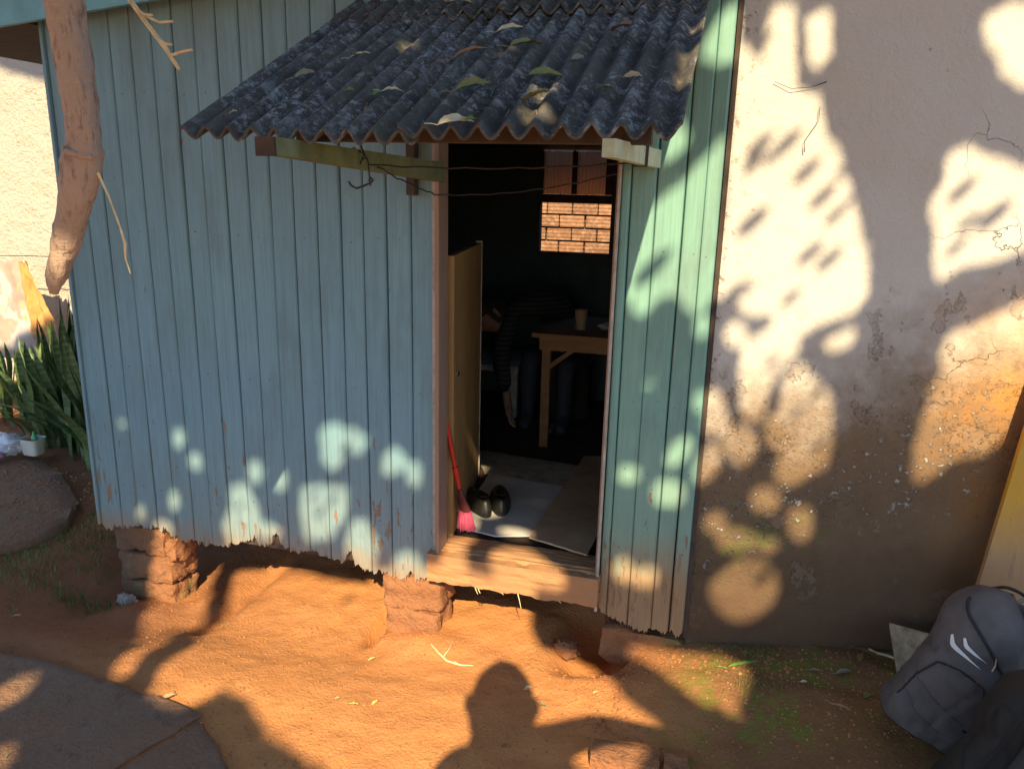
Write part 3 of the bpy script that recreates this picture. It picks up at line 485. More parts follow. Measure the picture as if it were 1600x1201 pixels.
def axis(a, b, fine0, fine1, fs, cs):
    o = list(np.arange(fine0, fine1, fs)); q = fine0
    while q > a: q -= cs; o.insert(0, q); cs *= 1.25
    q = fine1; cs = .08
    while q < b: o.append(q); q += cs; cs *= 1.25
    return o
gx = axis(-60, 60, -4.6, 1.6, .022, .08); gy = axis(-60, 60, 1.2, 3.6, .022, .08)
mb = MB(); vs = [(x, y, gh(x, y)) for x in gx for y in gy]; ny = len(gy)
mb.add(vs, [(i * ny + j, (i + 1) * ny + j, (i + 1) * ny + j + 1, i * ny + j + 1) for i in range(len(gx) - 1) for j in range(ny - 1)], True)
struct(mb.build('ground', M['earth'], sharp=False))

def rough_slab(name, poly, z0, z1, material, seed=0):
    """a worn poured slab: subdivided outline, uneven edge and top"""
    pts = []
    n = len(poly)
    for i in range(n):
        a = Vector(poly[i]); c = Vector(poly[(i + 1) % n]); k = max(2, int((c - a).length / .05))
        for j in range(k):
            q = a.lerp(c, j / k); pts.append((q.x + .010 * fbm(q.x, q.y, seed, 12), q.y + .010 * fbm(q.x, q.y, seed + 5, 12)))
    cx = sum(q[0] for q in pts) / len(pts); cy = sum(q[1] for q in pts) / len(pts); m_ = len(pts)
    rings = [(0, z0), (0, z1 - .008), (-.010, z1)] + [(r, z1) for r in (.93, .85, .75, .6, .45, .3, .15)]
    vs = []
    for r, z in rings:
        for q in pts:
            if r <= 0: r_ = 1 + r / max(.05, math.hypot(q[0] - cx, q[1] - cy))
            else: r_ = r
            x = cx + (q[0] - cx) * r_; y = cy + (q[1] - cy) * r_
            vs.append((x, y, z + (.006 * fbm(x, y, seed, 8) if z == z1 else 0)))
    vs.append((cx, cy, z1)); k = len(rings); fs = []
    for i in range(k - 1):
        for j in range(m_): fs.append((i * m_ + j, i * m_ + (j + 1) % m_, (i + 1) * m_ + (j + 1) % m_, (i + 1) * m_ + j))
    fs += [((k - 1) * m_ + j, (k - 1) * m_ + (j + 1) % m_, k * m_) for j in range(m_)]
    b_ = MB(); b_.add(vs, fs, True); return b_.build(name, material)
struct(rough_slab('path', [(-7.5, 3.2), (-4.1, 3.52), (-3.9, 3.50), (-3.55, 3.32), (-3.17, 3.05), (-3.02, 2.82), (-3.02, 2.64), (-3.10, 2.47), (-7.5, 2.0)], -.1, .04, M['concrete'], 1))
struct(rough_slab('paving_slab', [(-3.2, 1.80), (-2.26, 1.90), (-1.69, 1.85), (-1.50, 1.82), (-1.58, 1.60), (-1.75, 1.0), (-3.2, .8)], -.05, .022, M['concrete'], 2))
struct(rough_slab('paving_slab', [(-1.488, 1.80), (-1.36, 1.70), (-1.15, 1.55), (-1.0, 1.2), (-1.3, .9), (-1.735, .95), (-1.568, 1.58)], -.05, .014, M['concrete'], 3))

# ---------------------------------------------------------------- wooden house
house = thing('wooden_house', 'low weathered blue-green clapboard house on brick piers with rotten ragged wall bottoms', 'house', (-1.27, 2.6, 0))
JL = [-2.532, -2.423, -2.338, -2.242, -2.151, -2.061, -1.972, -1.882, -1.791, -1.698, -1.607, -1.514, -1.421, -1.329, -1.241, -1.152, -1.06, -.972]
BX = [-2.53, -2.40, -2.262, -2.201, -2.105, -1.979, -1.933, -1.823, -1.671, -1.554, -1.468, -1.354, -1.27, -1.187, -1.105, -1.051, -1.011, -.971]
BZ = [.214, .216, .245, .206, .209, .204, .197, .234, .251, .241, .232, .222, .207, .201, .192, .168, .202, .237]
BXR = [-.335, -.30, -.267, -.173, -.104, -.034, -.02]; BZR = [.20, .175, .155, .146, .146, .139, .16]
def ragged(x, right=False, amp=1.0):
    z = float(np.interp(x, BXR if right else BX, BZR if right else BZ))
    r = mnoise.noise(Vector((x * 13, 2.2 if right else 5.1, 0))) * .026 + mnoise.noise(Vector((x * 55, 2.2, 0))) * .018 + mnoise.noise(Vector((x * 230, 7.7, 1))) * .016
    sp = mnoise.noise(Vector((x * 22, 11.3, 2)))
    return z + amp * (r + (sp - .2) * .14 * (sp > .2))
def board(x0, x1, zt, right, material, idx, tilt=0.0, y0=D, zb=None):
    """tongue-and-groove board, V edges, slight cup and warp, rotten lower end"""
    w_ = x1 - x0; xs = [0, .0015, .004] + [q for q in np.linspace(.009, w_ - .008, 24)] + [w_ - .003, w_ - .0006]
    ys = [.013, .006, .001] + [0.0] * 24 + [.004, .013]
    zs = [zt, zt - .5, 1.4, 1.15, .9, .7, .55, .45, .38, .33, .30]; if_zb = zb
    ph = random.uniform(0, 9); off = jit(.0016)
    nr = len(zs) + 1; vs = []; nc = len(xs)
    for layer in (0, 1):
        for r_ in range(nr):
            for c_ in range(nc):
                x = x0 + xs[c_]
                b_ = if_zb if if_zb is not None else ragged(x, right)
                z = zs[r_] if r_ < nr - 1 else b_
                if z < b_: z = b_ + .0005 * (nr - r_)
                if zb is not None and r_ < nr - 1: z = zt + (zb - zt) * r_ / (nr - 1)
                wob = .0016 * math.sin(z * 2.1 + ph)
                y = y0 + off + .0012 * math.sin(z * 3 + ph) + (ys[c_] if layer == 0 else .020)
                if layer == 0 and z < .42: y += .004 * fbm(x, z, 3, 30)
                vs.append((x + wob, y, z))
    fs = []; o = nr * nc
    for r_ in range(nr - 1):
        for c_ in range(nc - 1):
            a = r_ * nc + c_
            fs.append((a, a + nc, a + nc + 1, a + 1)); fs.append((a + o, a + o + 1, a + o + nc + 1, a + o + nc))
    for c_ in range(nc - 1):
        a = (nr - 1) * nc + c_; fs.append((a, a + o, a + o + 1, a + 1)); fs.append((c_, c_ + 1, c_ + 1 + o, c_ + o))
    for r_ in range(nr - 1):
        a = r_ * nc; fs.append((a, a + o, a + nc + o, a + nc)); a += nc - 1; fs.append((a, a + nc, a + nc + o, a + o))
    return MB().add(vs, fs).build('wall_board', material, house)
for i in range(len(JL) - 1): board(JL[i], JL[i + 1], 2.36, False, M['shade_blue_paint'], i)
JR = [-.3335, -.302, -.222, -.134, -.072, -.022]
for i in range(5): board(JR[i], JR[i + 1], 2.36, True, M['green_paint'], i, y0=D + (.0 if i else -.006))
x = -.972
while x < -.36: board(x, x + .0912, 2.36, False, M['shade_blue_paint'], 9, zb=2.0); x += .0912
# left side wall boards receding from the corner, seen from a step aside
mb = MB(); y = 2.565
for k in range(25): mb.box(-2.53, -2.512, y, y + .0955, .21 + .02 * math.sin(k * 2.1), 2.30); y += .0975
stuff(mb.build('side_boarding', M['shade_blue_paint'], house))
MB().box(-2.545, -2.5315, 2.528, 2.575, .22, 2.36, .003).build('corner_trim', M['shade_blue_paint'], house)
# corner board at the joint with the plastered wall
MB().hexa([(-.021, 2.55, .13), (-.006, 2.55, .13), (-.006, 2.60, .13), (-.021, 2.60, .13), (-.021, 2.55, 2.3), (-.006, 2.55, 2.3), (-.006, 2.60, 2.3), (-.021, 2.60, 2.3)]).build('corner_post', M['darkwood'], house)
# door frame
j = MB().box(-.9575, -.943, 2.505, 2.60, .30, 2.02, .003).build('door_jamb', M['oldwood'], house)
MB().box(-.9765, -.9575, 2.527, 2.5395, .30, 2.02, .002).build('door_casing', M['greytrim'], house)
MB().box(-.347, -.3345, 2.520, 2.60, .24, 2.02, .002).build('door_jamb', M['oldwood'], house)
MB().box(-.341, -.3315, 2.512, 2.5195, .20, 2.02, .001).build('door_casing', M['greytrim'], house)
# sill: split weathered plank
def sillf(u, v):
    x = -.985 + u * .655; zt = .342; zb = .232 + .010 * fbm(x, 1, 0, 12) + .004 * mnoise.noise(Vector((x * 60, 0, 0)))
    return (x, 2.488 + .004 * fbm(x, v, 0, 9) - .010 * (v < .2) * 0, zt + (zb - zt) * v)
MB().grid(sillf, 60, 8, -.045, False).build('sill_plank', M['sillwood'], house)
def sill2(u, v):
    x = -.968 + u * .62
    return (x, 2.535 + v * .13, .346 + .004 * fbm(x, v, 2, 9) - .006 * (abs(v - .12 - .06 * math.sin(x * 7)) < .05))
MB().grid(sill2, 50, 24, .02, True).build('sill_plank', M['sillwood'], house)
y = 2.668
for k in range(12):
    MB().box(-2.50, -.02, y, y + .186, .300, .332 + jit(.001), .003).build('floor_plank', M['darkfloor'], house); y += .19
MB().box(-2.5, -.35, 2.565, 2.66, .22, .298).build('floor_joist', M['darkwood'], house)
MB().box(-2.5, -.05, 3.6, 3.68, .22, .298).build('floor_joist', M['darkwood'], house)
# inner walls, ceiling, back wall with window opening
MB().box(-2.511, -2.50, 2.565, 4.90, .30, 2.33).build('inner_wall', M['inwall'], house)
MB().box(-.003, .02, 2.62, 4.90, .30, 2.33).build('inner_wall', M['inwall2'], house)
mb = MB()
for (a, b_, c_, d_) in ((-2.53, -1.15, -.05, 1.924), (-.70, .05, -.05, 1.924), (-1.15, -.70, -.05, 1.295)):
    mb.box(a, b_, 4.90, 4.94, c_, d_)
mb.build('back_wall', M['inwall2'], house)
wf = MB().box(-1.15, -.70, 4.885, 4.935, 1.602, 1.655).box(-.955, -.925, 4.887, 4.933, 1.656, 1.914).box(-1.149, -1.14, 4.887, 4.933, 1.656, 1.914).box(-.742, -.701, 4.887, 4.933, 1.656, 1.914).build('window', M['darkwood'], house)
MB().box(-1.1395, -.9555, 4.905, 4.910, 1.656, 1.913).build('pane', M['glass'], wf)
MB().box(-.9245, -.7425, 4.905, 4.910, 1.656, 1.913).build('pane', M['glass'], wf)
MB().box(-1.16, -.69, 4.87, 4.899, 1.275, 1.296).build('window_sill', M['darkwood'], wf)
MB().box(-1.172, -1.151, 4.875, 4.897, 1.297, 1.60).build('window_stile', M['darkwood'], wf)
MB().hexa([(-2.53, 2.562, 2.30), (.05, 2.562, 2.30), (.05, 4.95, 1.925), (-2.53, 4.95, 1.925), (-2.53, 2.562, 2.33), (.05, 2.562, 2.33), (.05, 4.95, 1.945), (-2.53, 4.95, 1.945)]).build('ceiling', M['inwall'], house)
def eave(x): return 2.252 + .098 * (x + 2.30)
MB().hexa([(-3.4, 2.44, eave(-3.4)), (-1.25, 2.44, eave(-1.25)), (-1.25, 2.46, eave(-1.25)), (-3.4, 2.46, eave(-3.4)),
           (-3.4, 2.44, eave(-3.4) + .16), (-1.25, 2.44, eave(-1.25) + .16), (-1.25, 2.46, eave(-1.25) + .16), (-3.4, 2.46, eave(-3.4) + .16)]).build('fascia', M['fascia_paint'], house)
MB().box(-3.4, -2.548, 2.462, 3.4, 2.235, 2.25).build('soffit', M['darkwood'], house)
MB().hexa([(-3.45, 2.40, 2.37), (.0, 2.40, 2.52), (.1, 4.97, 1.965), (-2.7, 4.97, 1.965), (-3.45, 2.40, 2.40), (.0, 2.40, 2.55), (.1, 4.97, 1.985), (-2.7, 4.97, 1.985)]).build('roof', M['roofsheet'], house)
# lower half of the door, swung inside against the left
dl = MB().hexa([(-.960, 2.64, .35), (-.935, 2.643, .35), (-1.040, 3.30, .35), (-1.065, 3.297, .35), (-.960, 2.64, 1.45), (-.935, 2.643, 1.45), (-1.040, 3.30, 1.45), (-1.065, 3.297, 1.45)]).build('door', M['door_ply'], house)
MB().hexa([(-1.0655, 3.298, .35), (-1.036, 3.302, .35), (-1.039, 3.312, .35), (-1.068, 3.309, .35), (-1.0655, 3.298, 1.46), (-1.036, 3.302, 1.46), (-1.039, 3.312, 1.46), (-1.068, 3.309, 1.46)]).build('edge_strip', M['greytrim'], dl)
MB().tube([(-.942, 2.70, 1.0), (-.935, 2.70, 1.0)], .012, 10).build('lock_plate', M['metal'], dl)
# bolt heads / nails on the boards
mb = MB()
for i in range(len(JL) - 1):
    for z in (.42, .95, 1.5, 2.0):
        x = (JL[i] + JL[i + 1]) / 2 + jit(.015); z += jit(.01)
        mb.tube([(x, D - .002, z), (x, D + .002, z)], .0018, 6)
for i in range(1, 5):
    for z in (.45, .75, 1.0, 1.5):
        x = (JR[i] + JR[i + 1]) / 2 + jit(.012); z += jit(.01); mb.tube([(x, D - .002, z), (x, D + .002, z)], .0018, 6)
stuff(mb.build('nail_heads', M['darkwood'], house))
# brick piers
def rough_box(x0, x1, y0, y1, z0, z1, s=.012, n=9):
    bm = bmesh.new(); bmesh.ops.create_cube(bm, size=1)
    bmesh.ops.subdivide_edges(bm, edges=bm.edges[:], cuts=n, use_grid_fill=True)
    mb_ = MB(); seed = random.uniform(0, 50)
    for q in bm.verts:
        c_ = q.co; r_ = [abs(c_.x) * 2, abs(c_.y) * 2, abs(c_.z) * 2]; e = sum(k > .98 for k in r_)
        k = 1 - .035 * (e >= 2) - .03 * (e == 3)
        p_ = Vector(((x0 + x1) / 2 + c_.x * k * (x1 - x0), (y0 + y1) / 2 + c_.y * k * (y1 - y0), (z0 + z1) / 2 + c_.z * k * (z1 - z0)))
        d_ = Vector((c_.x, c_.y, c_.z)).normalized() * (s * fbm(p_.x, p_.y, p_.z + seed, 13) + .5 * s * fbm(p_.x, p_.y, p_.z + seed, 40))
        q.co = p_ + d_
    bm.verts.index_update(); mb_.add([tuple(q.co) for q in bm.verts], [[q.index for q in f.verts] for f in bm.faces], True); bm.free(); return mb_
def pier(courses):
    first = None
    e = bpy.data.objects.new('brick_pier', None); COL.objects.link(e); e.parent = house; e.empty_display_size = .1
    c0 = courses[0]; loc = Vector(((c0[0] + c0[1]) / 2, 2.6, c0[4])); e.location = loc - Vector(house['_o']); e['_o'] = tuple(loc)
    for c_ in courses: rough_box(*c_, s=.02).build('brick', M['mudbrick'], e)
pier([(-2.475, -2.205, 2.555, 2.72, -.20, -.045), (-2.485, -2.20, 2.552, 2.72, -.04, .088), (-2.50, -2.235, 2.556, 2.72, .093, .222), (-2.232, -2.185, 2.565, 2.70, .06, .17)])
pier([(-1.185, -.965, 2.545, 2.72, -.14, .05), (-1.20, -.955, 2.552, 2.72, .048, .19)])
pier([(-.315, -.005, 2.552, 2.74, -.05, .115)])
pier([(-1.3, -1.1, 3.6, 3.8, -.2, .215)]); pier([(-2.3, -2.1, 3.6, 3.8, -.2, .215)]); 

# ---------------------------------------------------------------- plastered house on the right
a8 = R(8)
def PWp(s, z, dep=0): return (0.0 + s * math.cos(a8) - dep * math.sin(a8) * -1 * -1, 2.565 + s * math.sin(a8) + dep * math.cos(a8), z)
def pwf(u, v):
    s_ = -.012 + (u ** 1.0) * 3.6; z = -.1 + v * 3.0
    return PWp(s_, z, .006 * fbm(s_, z, 0, 1.5) - .0015 * fbm(s_, z, 3, 9) - .012 * sstep(.38, .3, z) * (.6 + fbm(s_, z, 6, 5)))
pw = MB().grid(pwf, 200, 170, .16, True).build('plastered_house_wall', M['plaster'], loc=(1.5, 2.8, .1))
tag(pw, 'cream limewashed masonry wall of the house at the right, stained ochre and brown at its foot', 'wall')

# ---------------------------------------------------------------- awning over the door
aw = thing('awning', 'small lean-to awning of mossy grey corrugated sheets over the doorway', 'awning', (-.67, 2.54, 1.8))
PITCH = .0597
def rz(y): return 1.800 + .495 * (y - 1.6)
def sheet(x0, x1, y0, y1, lift, seed):
    nu = int((x1 - x0) / PITCH * 12); nv = 46
    def fn(u, v):
        x = x0 + u * (x1 - x0)
        e0 = y0 + (.010 * mnoise.noise(Vector((x * 17, seed, 0))) + .006 * mnoise.noise(Vector((x * 60, seed, 3)))) * (1 - v) ** 4
        y = e0 + v * (y1 - e0)
        ph = 2 * math.pi * (x + .10) / PITCH
        z = rz(y) + lift + .0135 * math.cos(ph) + .0022 * fbm(x, y, seed, 14) + .0012 * fbm(x, y, seed, 45) + .004 * math.sin(x * 4 + seed)
        return (x, y, z)
    MB().grid(fn, nu, nv, .006, True).build('corrugated_sheet', M['fibre'], aw)
sheet(-1.245, -.66, 1.60, 2.44, .0, 1); sheet(-.70, -.103, 1.605, 2.44, .0065, 2)
sheet(-1.235, -.69, 2.37, 2.555, .013, 3); sheet(-.72, -.10, 2.36, 2.555, .0195, 4)
lb = MB().hexa([(-.968, 1.50, 1.752), (-.932, 1.50, 1.752), (-.932, 2.536, 1.706), (-.968, 2.536, 1.706), (-.968, 1.50, 1.788), (-.932, 1.50, 1.788), (-.932, 2.536, 1.770), (-.968, 2.536, 1.770)]).build('bracket', M['olive'], aw)
lb['label'] = 'green painted bracket, dulled as if in shade'
MB().box(-.972, -.928, 1.488, 1.499, 1.748, 1.787).build('end_cap', M['darkwood'], lb)
rb_ = MB().hexa([(-.238, 1.50, 1.756), (-.214, 1.50, 1.756), (-.214, 2.530, 1.764), (-.238, 2.530, 1.764), (-.238, 1.50, 1.790), (-.214, 1.50, 1.790), (-.214, 2.530, 1.818), (-.238, 2.530, 1.818)]).build('bracket', M['sunlit_green'], aw)
rb_['label'] = 'green painted bracket with wire round it, paled as if sunlit'
mb = MB()
for k in range(3):
    y = 2.02 + k * .025; mb.tube([(-.2425, y, 1.756), (-.2425, y + .01, 1.808), (-.2095, y + .01, 1.808), (-.2095, y, 1.756), (-.2425, y, 1.756)], .0018, 5)
mb.build('wire_binding', M['wire'], rb_)
MB().box(-1.02, -.17, 1.735, 1.775, 1.792, 1.845, .003).build('purlin', M['darkwood'], aw)
MB().box(-1.20, -.13, 2.40, 2.44, 2.105, 2.150, .003).build('purlin', M['darkwood'], aw)
MB().box(-1.06, -1.028, 2.50, 2.538, 1.66, 1.86, .004).build('wall_cleat', M['darkwood'], aw)

# wires slung across the doorway, and the hook
def sag(a, b_, s_, n=16):
    a = Vector(a); b_ = Vector(b_); return [a.lerp(b_, i / n) + Vector((0, .01 * math.sin(i), -s_ * 4 * (i / n) * (1 - i / n) + .002 * math.sin(i * 2.3))) for i in range(n + 1)]
wr = MB().tube(sag((-.93, 1.95, 1.745), (-.236, 2.05, 1.765), .012), .0022, 6).build('cable', M['wire'], loc=(-.93, 1.95, 1.745)); tag(wr, 'upper thin black wire strung nearly straight between the two awning brackets', 'wire')
wr = MB().tube(sag((-.93, 2.0, 1.74), (-.955, 2.50, 1.665), .004) + sag((-.952, 2.50, 1.665), (-.345, 2.50, 1.745), .022)[1:], .0022, 6).build('cable', M['wire'], loc=(-.93, 2.0, 1.74)); tag(wr, 'lower black wire that dips past the left door jamb and sags across the opening', 'wire')
pts = [(-.930, 1.90, 1.79), (-.910, 1.90, 1.752), (-.906, 1.90, 1.70)]
mb = MB().tube([(-.928, 1.92, 1.76), (-.945, 1.89, 1.748), (-.972, 1.9, 1.765), (-.94, 1.88, 1.785), (-.921, 1.9, 1.77), (-.925, 1.885, 1.745)], .002, 6)
mb.tube(pts + [(-.905, 1.9, 1.690)], .0022, 6).tube([(-.967, 1.9, 1.700), (-.960, 1.9, 1.690), (-.945, 1.9, 1.6835), (-.927, 1.9, 1.689), (-.905, 1.9, 1.698), (-.897, 1.9, 1.706), (-.902, 1.9, 1.711), (-.909, 1.9, 1.703)], .0028, 6)
tag(mb.build('wire_hook', M['wire'], loc=(-.93, 1.9, 1.79)), 'bent black wire hook dangling from the left awning bracket', 'hook')

# ---------------------------------------------------------------- behind and beside the house
bw = thing('brick_wall', 'unplastered orange hollow-brick wall seen through the back window', 'wall', (-1, 6.0, 0))
MB().box(-5.0, 2.0, 6.012, 6.12, -.1, 2.2).build('mortar', M['mortar'], bw)
bme = None
for r_ in range(22):
    for c_ in range(13):
        x = -2.35 + c_ * .2 + (.1 if r_ % 2 else 0) + jit(.004); z = .0 + r_ * .1
        if bme is None:
            bo = MB().box(-1.094, -.906, 5.95, 6.012, 0, .087, .004).build('brick', M['brick'], bw); bme = bo.data
        else:
            bo = bpy.data.objects.new('brick', bme); COL.objects.link(bo); bo.parent = bw
        bo.location = Vector((x, 6.005 + jit(.004), z)) - Vector(bw['_o']); bo.rotation_euler = (0, jit(.01), jit(.015))
nw = MB().grid(lambda u, v: (-12 + u * 10.2, 5.0 + .012 * fbm(u * 60, v * 20, 0, 1) + .012 * fbm(u * 60, v * 20, 5, 4), -.1 + v * 3.9), 260, 110, .15).build('boundary_wall', M['roughcast'], loc=(-6, 5, 0))
tag(nw, 'cream rough-cast boundary wall in full sun behind the snake plants', 'wall')
# clothes on the line
def cloth(x0, x1, zt, zb, y, amp, mt, name, label, skew=0.0, pt=0.0):
    def fn(u, v):
        xx = x0 + (x1 - x0) * u + skew * v * (u)
        return (xx, y + amp * math.sin(u * 11 + v * 2) * (.25 + v) + .02 * fbm(u, v, x0, 3), zt + (zb - zt) * v - .02 * math.sin(u * math.pi) + pt * u * v + .012 * math.sin(u * 9) * v)
    o = MB().grid(fn, 44, 44, .002).build(name, mt, loc=((x0 + x1) / 2, y, zt)); return tag(o, label, 'cloth', 'washing on the line')
cloth(-5.6, -5.03, 1.08, .33, 4.60, .035, M['printcloth'], 'hanging_cloth', 'pinkish and white printed cloth hanging on the line at the left edge', .02)
cloth(-5.03, -4.96, 1.08, .52, 4.57, .02, M['orangecloth'], 'hanging_cloth', 'plain orange cloth hanging to a point beside the printed one', .20, .06)
cl = MB().tube(sag((-9, 4.60, 1.20), (-3.0, 4.62, 1.22), .12, 30), .003, 6).build('clothes_line', M['wire'], loc=(-9, 4.6, 1.2)); tag(cl, 'thin line carrying the washing in front of the cream wall', 'clothes line')

# snake plants
def snake_mesh(h, w_, bend, seed):
    n = 9; vs = []; rr = random.Random(seed); tw = rr.uniform(-.8, .8)
    for i in range(n + 1):
        t = i / n; wd = w_ * (0.55 + .75 * math.sin(min(1, t * 1.25) * math.pi * .6)) * (1 - max(0, (t - .72) / .28) ** 1.6) * .5 + .0012
        a = tw * t; cxx = bend * h * t ** 2.2; wv_ = .012 * math.sin(t * 9 + seed)
        for k, (s_, dd) in enumerate(((-1, .25), (-.5, .04), (0, 0), (.5, .04), (1, .25))):
            X = s_ * wd; Y = dd * wd * 1.2
            vs.append((X * math.cos(a) - Y * math.sin(a) + wv_, X * math.sin(a) + Y * math.cos(a) + cxx, h * (t - .25 * abs(bend) * t * t)))
    fs = [(i * 5 + k, i * 5 + k + 1, (i + 1) * 5 + k + 1, (i + 1) * 5 + k) for i in range(n) for k in range(4)]
    me = bpy.data.meshes.new('leaf'); me.from_pydata(vs, [], fs); me.polygons.foreach_set('use_smooth', [True] * len(fs)); me.materials.append(M['snake']); me.update(); return me
SN = [snake_mesh(h, w_, bd, s_) for s_, (h, w_, bd) in enumerate([(.85, .046, .08), (.70, .042, .30), (.95, .048, -.10), (.6, .040, .55), (.78, .044, .18), (.5, .036, .8)])]
def snake(cx, cy, n, spread, label, hs=1.0):
    t_ = thing('snake_plant', label, 'plant', (cx, cy, gh(cx, cy) - .02), 'snake plants in front of the cream wall')
    for k in range(n):
        a = random.uniform(0, 6.28); r_ = spread * math.sqrt(random.random())
        k_ = random.choice([0, 0, 1, 2, 2, 3, 4, 4, 5]) if r_ > spread * .5 else random.choice([0, 2, 4, 1])
        o = bpy.data.objects.new('leaf', SN[k_]); COL.objects.link(o); o.parent = t_
        o.location = (r_ * math.cos(a), r_ * math.sin(a), 0); s_ = hs * random.uniform(.75, 1.1); o.scale = (s_ * 1.15, s_, s_)
        o.rotation_euler = (jit(.13), jit(.13), a - 1.57 + jit(.6))
snake(-3.42, 3.62, 60, .17, 'snake plant touching the blue corner of the wooden house', .98)
snake(-3.78, 3.80, 76, .22, 'snake plant directly behind the white tub', 1.02)
snake(-4.15, 3.95, 66, .24, 'snake plant behind the white plastic bag', .84)
snake(-4.62, 4.15, 58, .26, 'snake plant below the hem of the printed cloth', .66)
snake(-3.62, 4.25, 56, .22, 'tallest snake plant, rearmost and closest to the cream wall', 1.12)
snake(-5.2, 4.35, 22, .25, 'snake plant at the far left under the printed cloth', .55)

# bag, tub, pink cloth
def blob(c, r, amp, seed, sq=1.0, n=24):
    def fn(u, v):
        th = u * 2 * math.pi; ph = (v - .5) * math.pi
        d = Vector((math.cos(ph) * math.cos(th), math.cos(ph) * math.sin(th), math.sin(ph)))
        k = 1 + amp * fbm(d.x, d.y, d.z + seed, 1.6) + amp * .5 * abs(fbm(d.x, d.y, d.z + seed, 5))
        return (c[0] + d.x * r[0] * k, c[1] + d.y * r[1] * k, c[2] + max(-.95 * sq, d.z) * r[2] * k)
    return MB().grid(fn, n * 2, n)
bgt = thing('plastic_bag', 'knotted white plastic carrier bag with red print on the concrete path', 'bag', (-4.06, 3.42, .065))
blob((-4.06, 3.42, .125), (.10, .08, .06), .35, 2).build('bag_body', M['plasticbag'], bgt)
MB().tube([(-4.07, 3.41, .17), (-4.05, 3.39, .205), (-4.02, 3.40, .21), (-3.995, 3.41, .18)], [.012, .009, .008, .010], 8, flat=.5).build('handle', M['plasticbag'], bgt)
MB().tube([(-4.095, 3.335, .14), (-4.07, 3.335, .145), (-4.05, 3.335, .138)], .006, 6, flat=.4).build('print', M['redplastic'], bgt)
tag(blob((-4.03, 3.31, .085), (.055, .03, .022), .4, 5).build('folded_cloth', M['pinkcloth'], loc=(-4.03, 3.31, .065)), 'small bright pink cloth lying in front of the white plastic bag', 'cloth')
tb = thing('plastic_tub', 'small white square tub holding bottles beside the snake plants', 'tub', (-3.90, 3.47, .065))
def sq_lathe(mb_, c, prof, n=32, p=5):
    vs = []
    for r_, z in prof:
        for j in range(n):
            t = 2 * math.pi * j / n; k = (abs(math.cos(t)) ** p + abs(math.sin(t)) ** p) ** (-1 / p); vs.append((c[0] + r_ * k * math.cos(t), c[1] + r_ * .8 * k * math.sin(t), c[2] + z))
    fs = [(i * n + j, i * n + (j + 1) % n, (i + 1) * n + (j + 1) % n, (i + 1) * n + j) for i in range(len(prof) - 1) for j in range(n)]
    return mb_.add(vs, fs, True)
sq_lathe(MB(), (-3.90, 3.47, .068), [(.0, 0), (.048, 0), (.052, .01), (.062, .10), (.066, .102), (.060, .10), (.048, .012), (0, .01)]).build('tub_body', M['whitepot'], tb)
tag(MB().lathe([(.018, 0), (.018, .09), (.008, .11), (.008, .125)], (-3.885, 3.47, .085), 14).build('bottle', M['bottlegreen'], loc=(-3.885, 3.47, .085)), 'green plastic bottle standing in the white tub', 'bottle')
tag(MB().lathe([(.016, 0), (.017, .08), (.010, .10), (.010, .11)], (-3.925, 3.48, .085), 14).build('bottle', M['tablewood'], loc=(-3.925, 3.48, .085)), 'brown bottle standing in the white tub', 'bottle')

# ---------------------------------------------------------------- inside the doorway
def flat_piece(name, poly, z, th, mt, label, cat, lift=0.0):
    n = len(poly); pts = []
    for i in range(n):
        a = Vector(poly[i]); c_ = Vector(poly[(i + 1) % n]); k = max(2, int((c_ - a).length / .03))
        for j_ in range(k):
            q = a.lerp(c_, j_ / k); pts.append((q.x + .004 * fbm(q.x, q.y, z, 20), q.y + .004 * fbm(q.x, q.y, z + 4, 20)))
    mb_ = MB(); cx = sum(q[0] for q in pts) / len(pts); cy = sum(q[1] for q in pts) / len(pts); m_ = len(pts); vs = []
    rg = [(1, -th), (1, 0), (.96, 0), (.8, 0), (.6, 0), (.4, 0), (.2, 0)]
    for r_, dz in rg:
        for q in pts:
            x = cx + (q[0] - cx) * r_; y = cy + (q[1] - cy) * r_
            vs.append((x, y, z + dz + .003 * fbm(x, y, 7, 6) + lift * (x - cx)))
    vs.append((cx, cy, z)); k = len(rg)
    fs = [(i * m_ + j_, i * m_ + (j_ + 1) % m_, (i + 1) * m_ + (j_ + 1) % m_, (i + 1) * m_ + j_) for i in range(k - 1) for j_ in range(m_)]
    fs += [((k - 1) * m_ + j_, (k - 1) * m_ + (j_ + 1) % m_, k * m_) for j_ in range(m_)]
    mb_.add(vs, fs, True); return tag(mb_.build(name, mt, loc=(cx, cy, z)), label, cat)
flat_piece('hardboard_sheet', [(-.955, 2.73), (-.78, 2.70), (-.59, 2.76), (-.565, 3.29), (-1.00, 3.34)], .352, .006, M['whiteboard'], 'grimy white hardboard sheet on the floor just inside the door, under the shoes', 'board')
flat_piece('doormat', [(-1.03, 3.36), (-.63, 3.28), (-.58, 3.40), (-.60, 3.60), (-1.17, 3.66), (-1.10, 3.5)], .350, .010, M['matcloth'], 'flat brownish mat on the floor behind the white hardboard sheet', 'mat')
flat_piece('cardboard_sheet', [(-.64, 2.70), (-.395, 2.625), (-.38, 3.0), (-.45, 3.75), (-.60, 3.70)], .366, .007, M['cardboard'], 'long brown cardboard sheet on the floor along the right door jamb', 'cardboard')
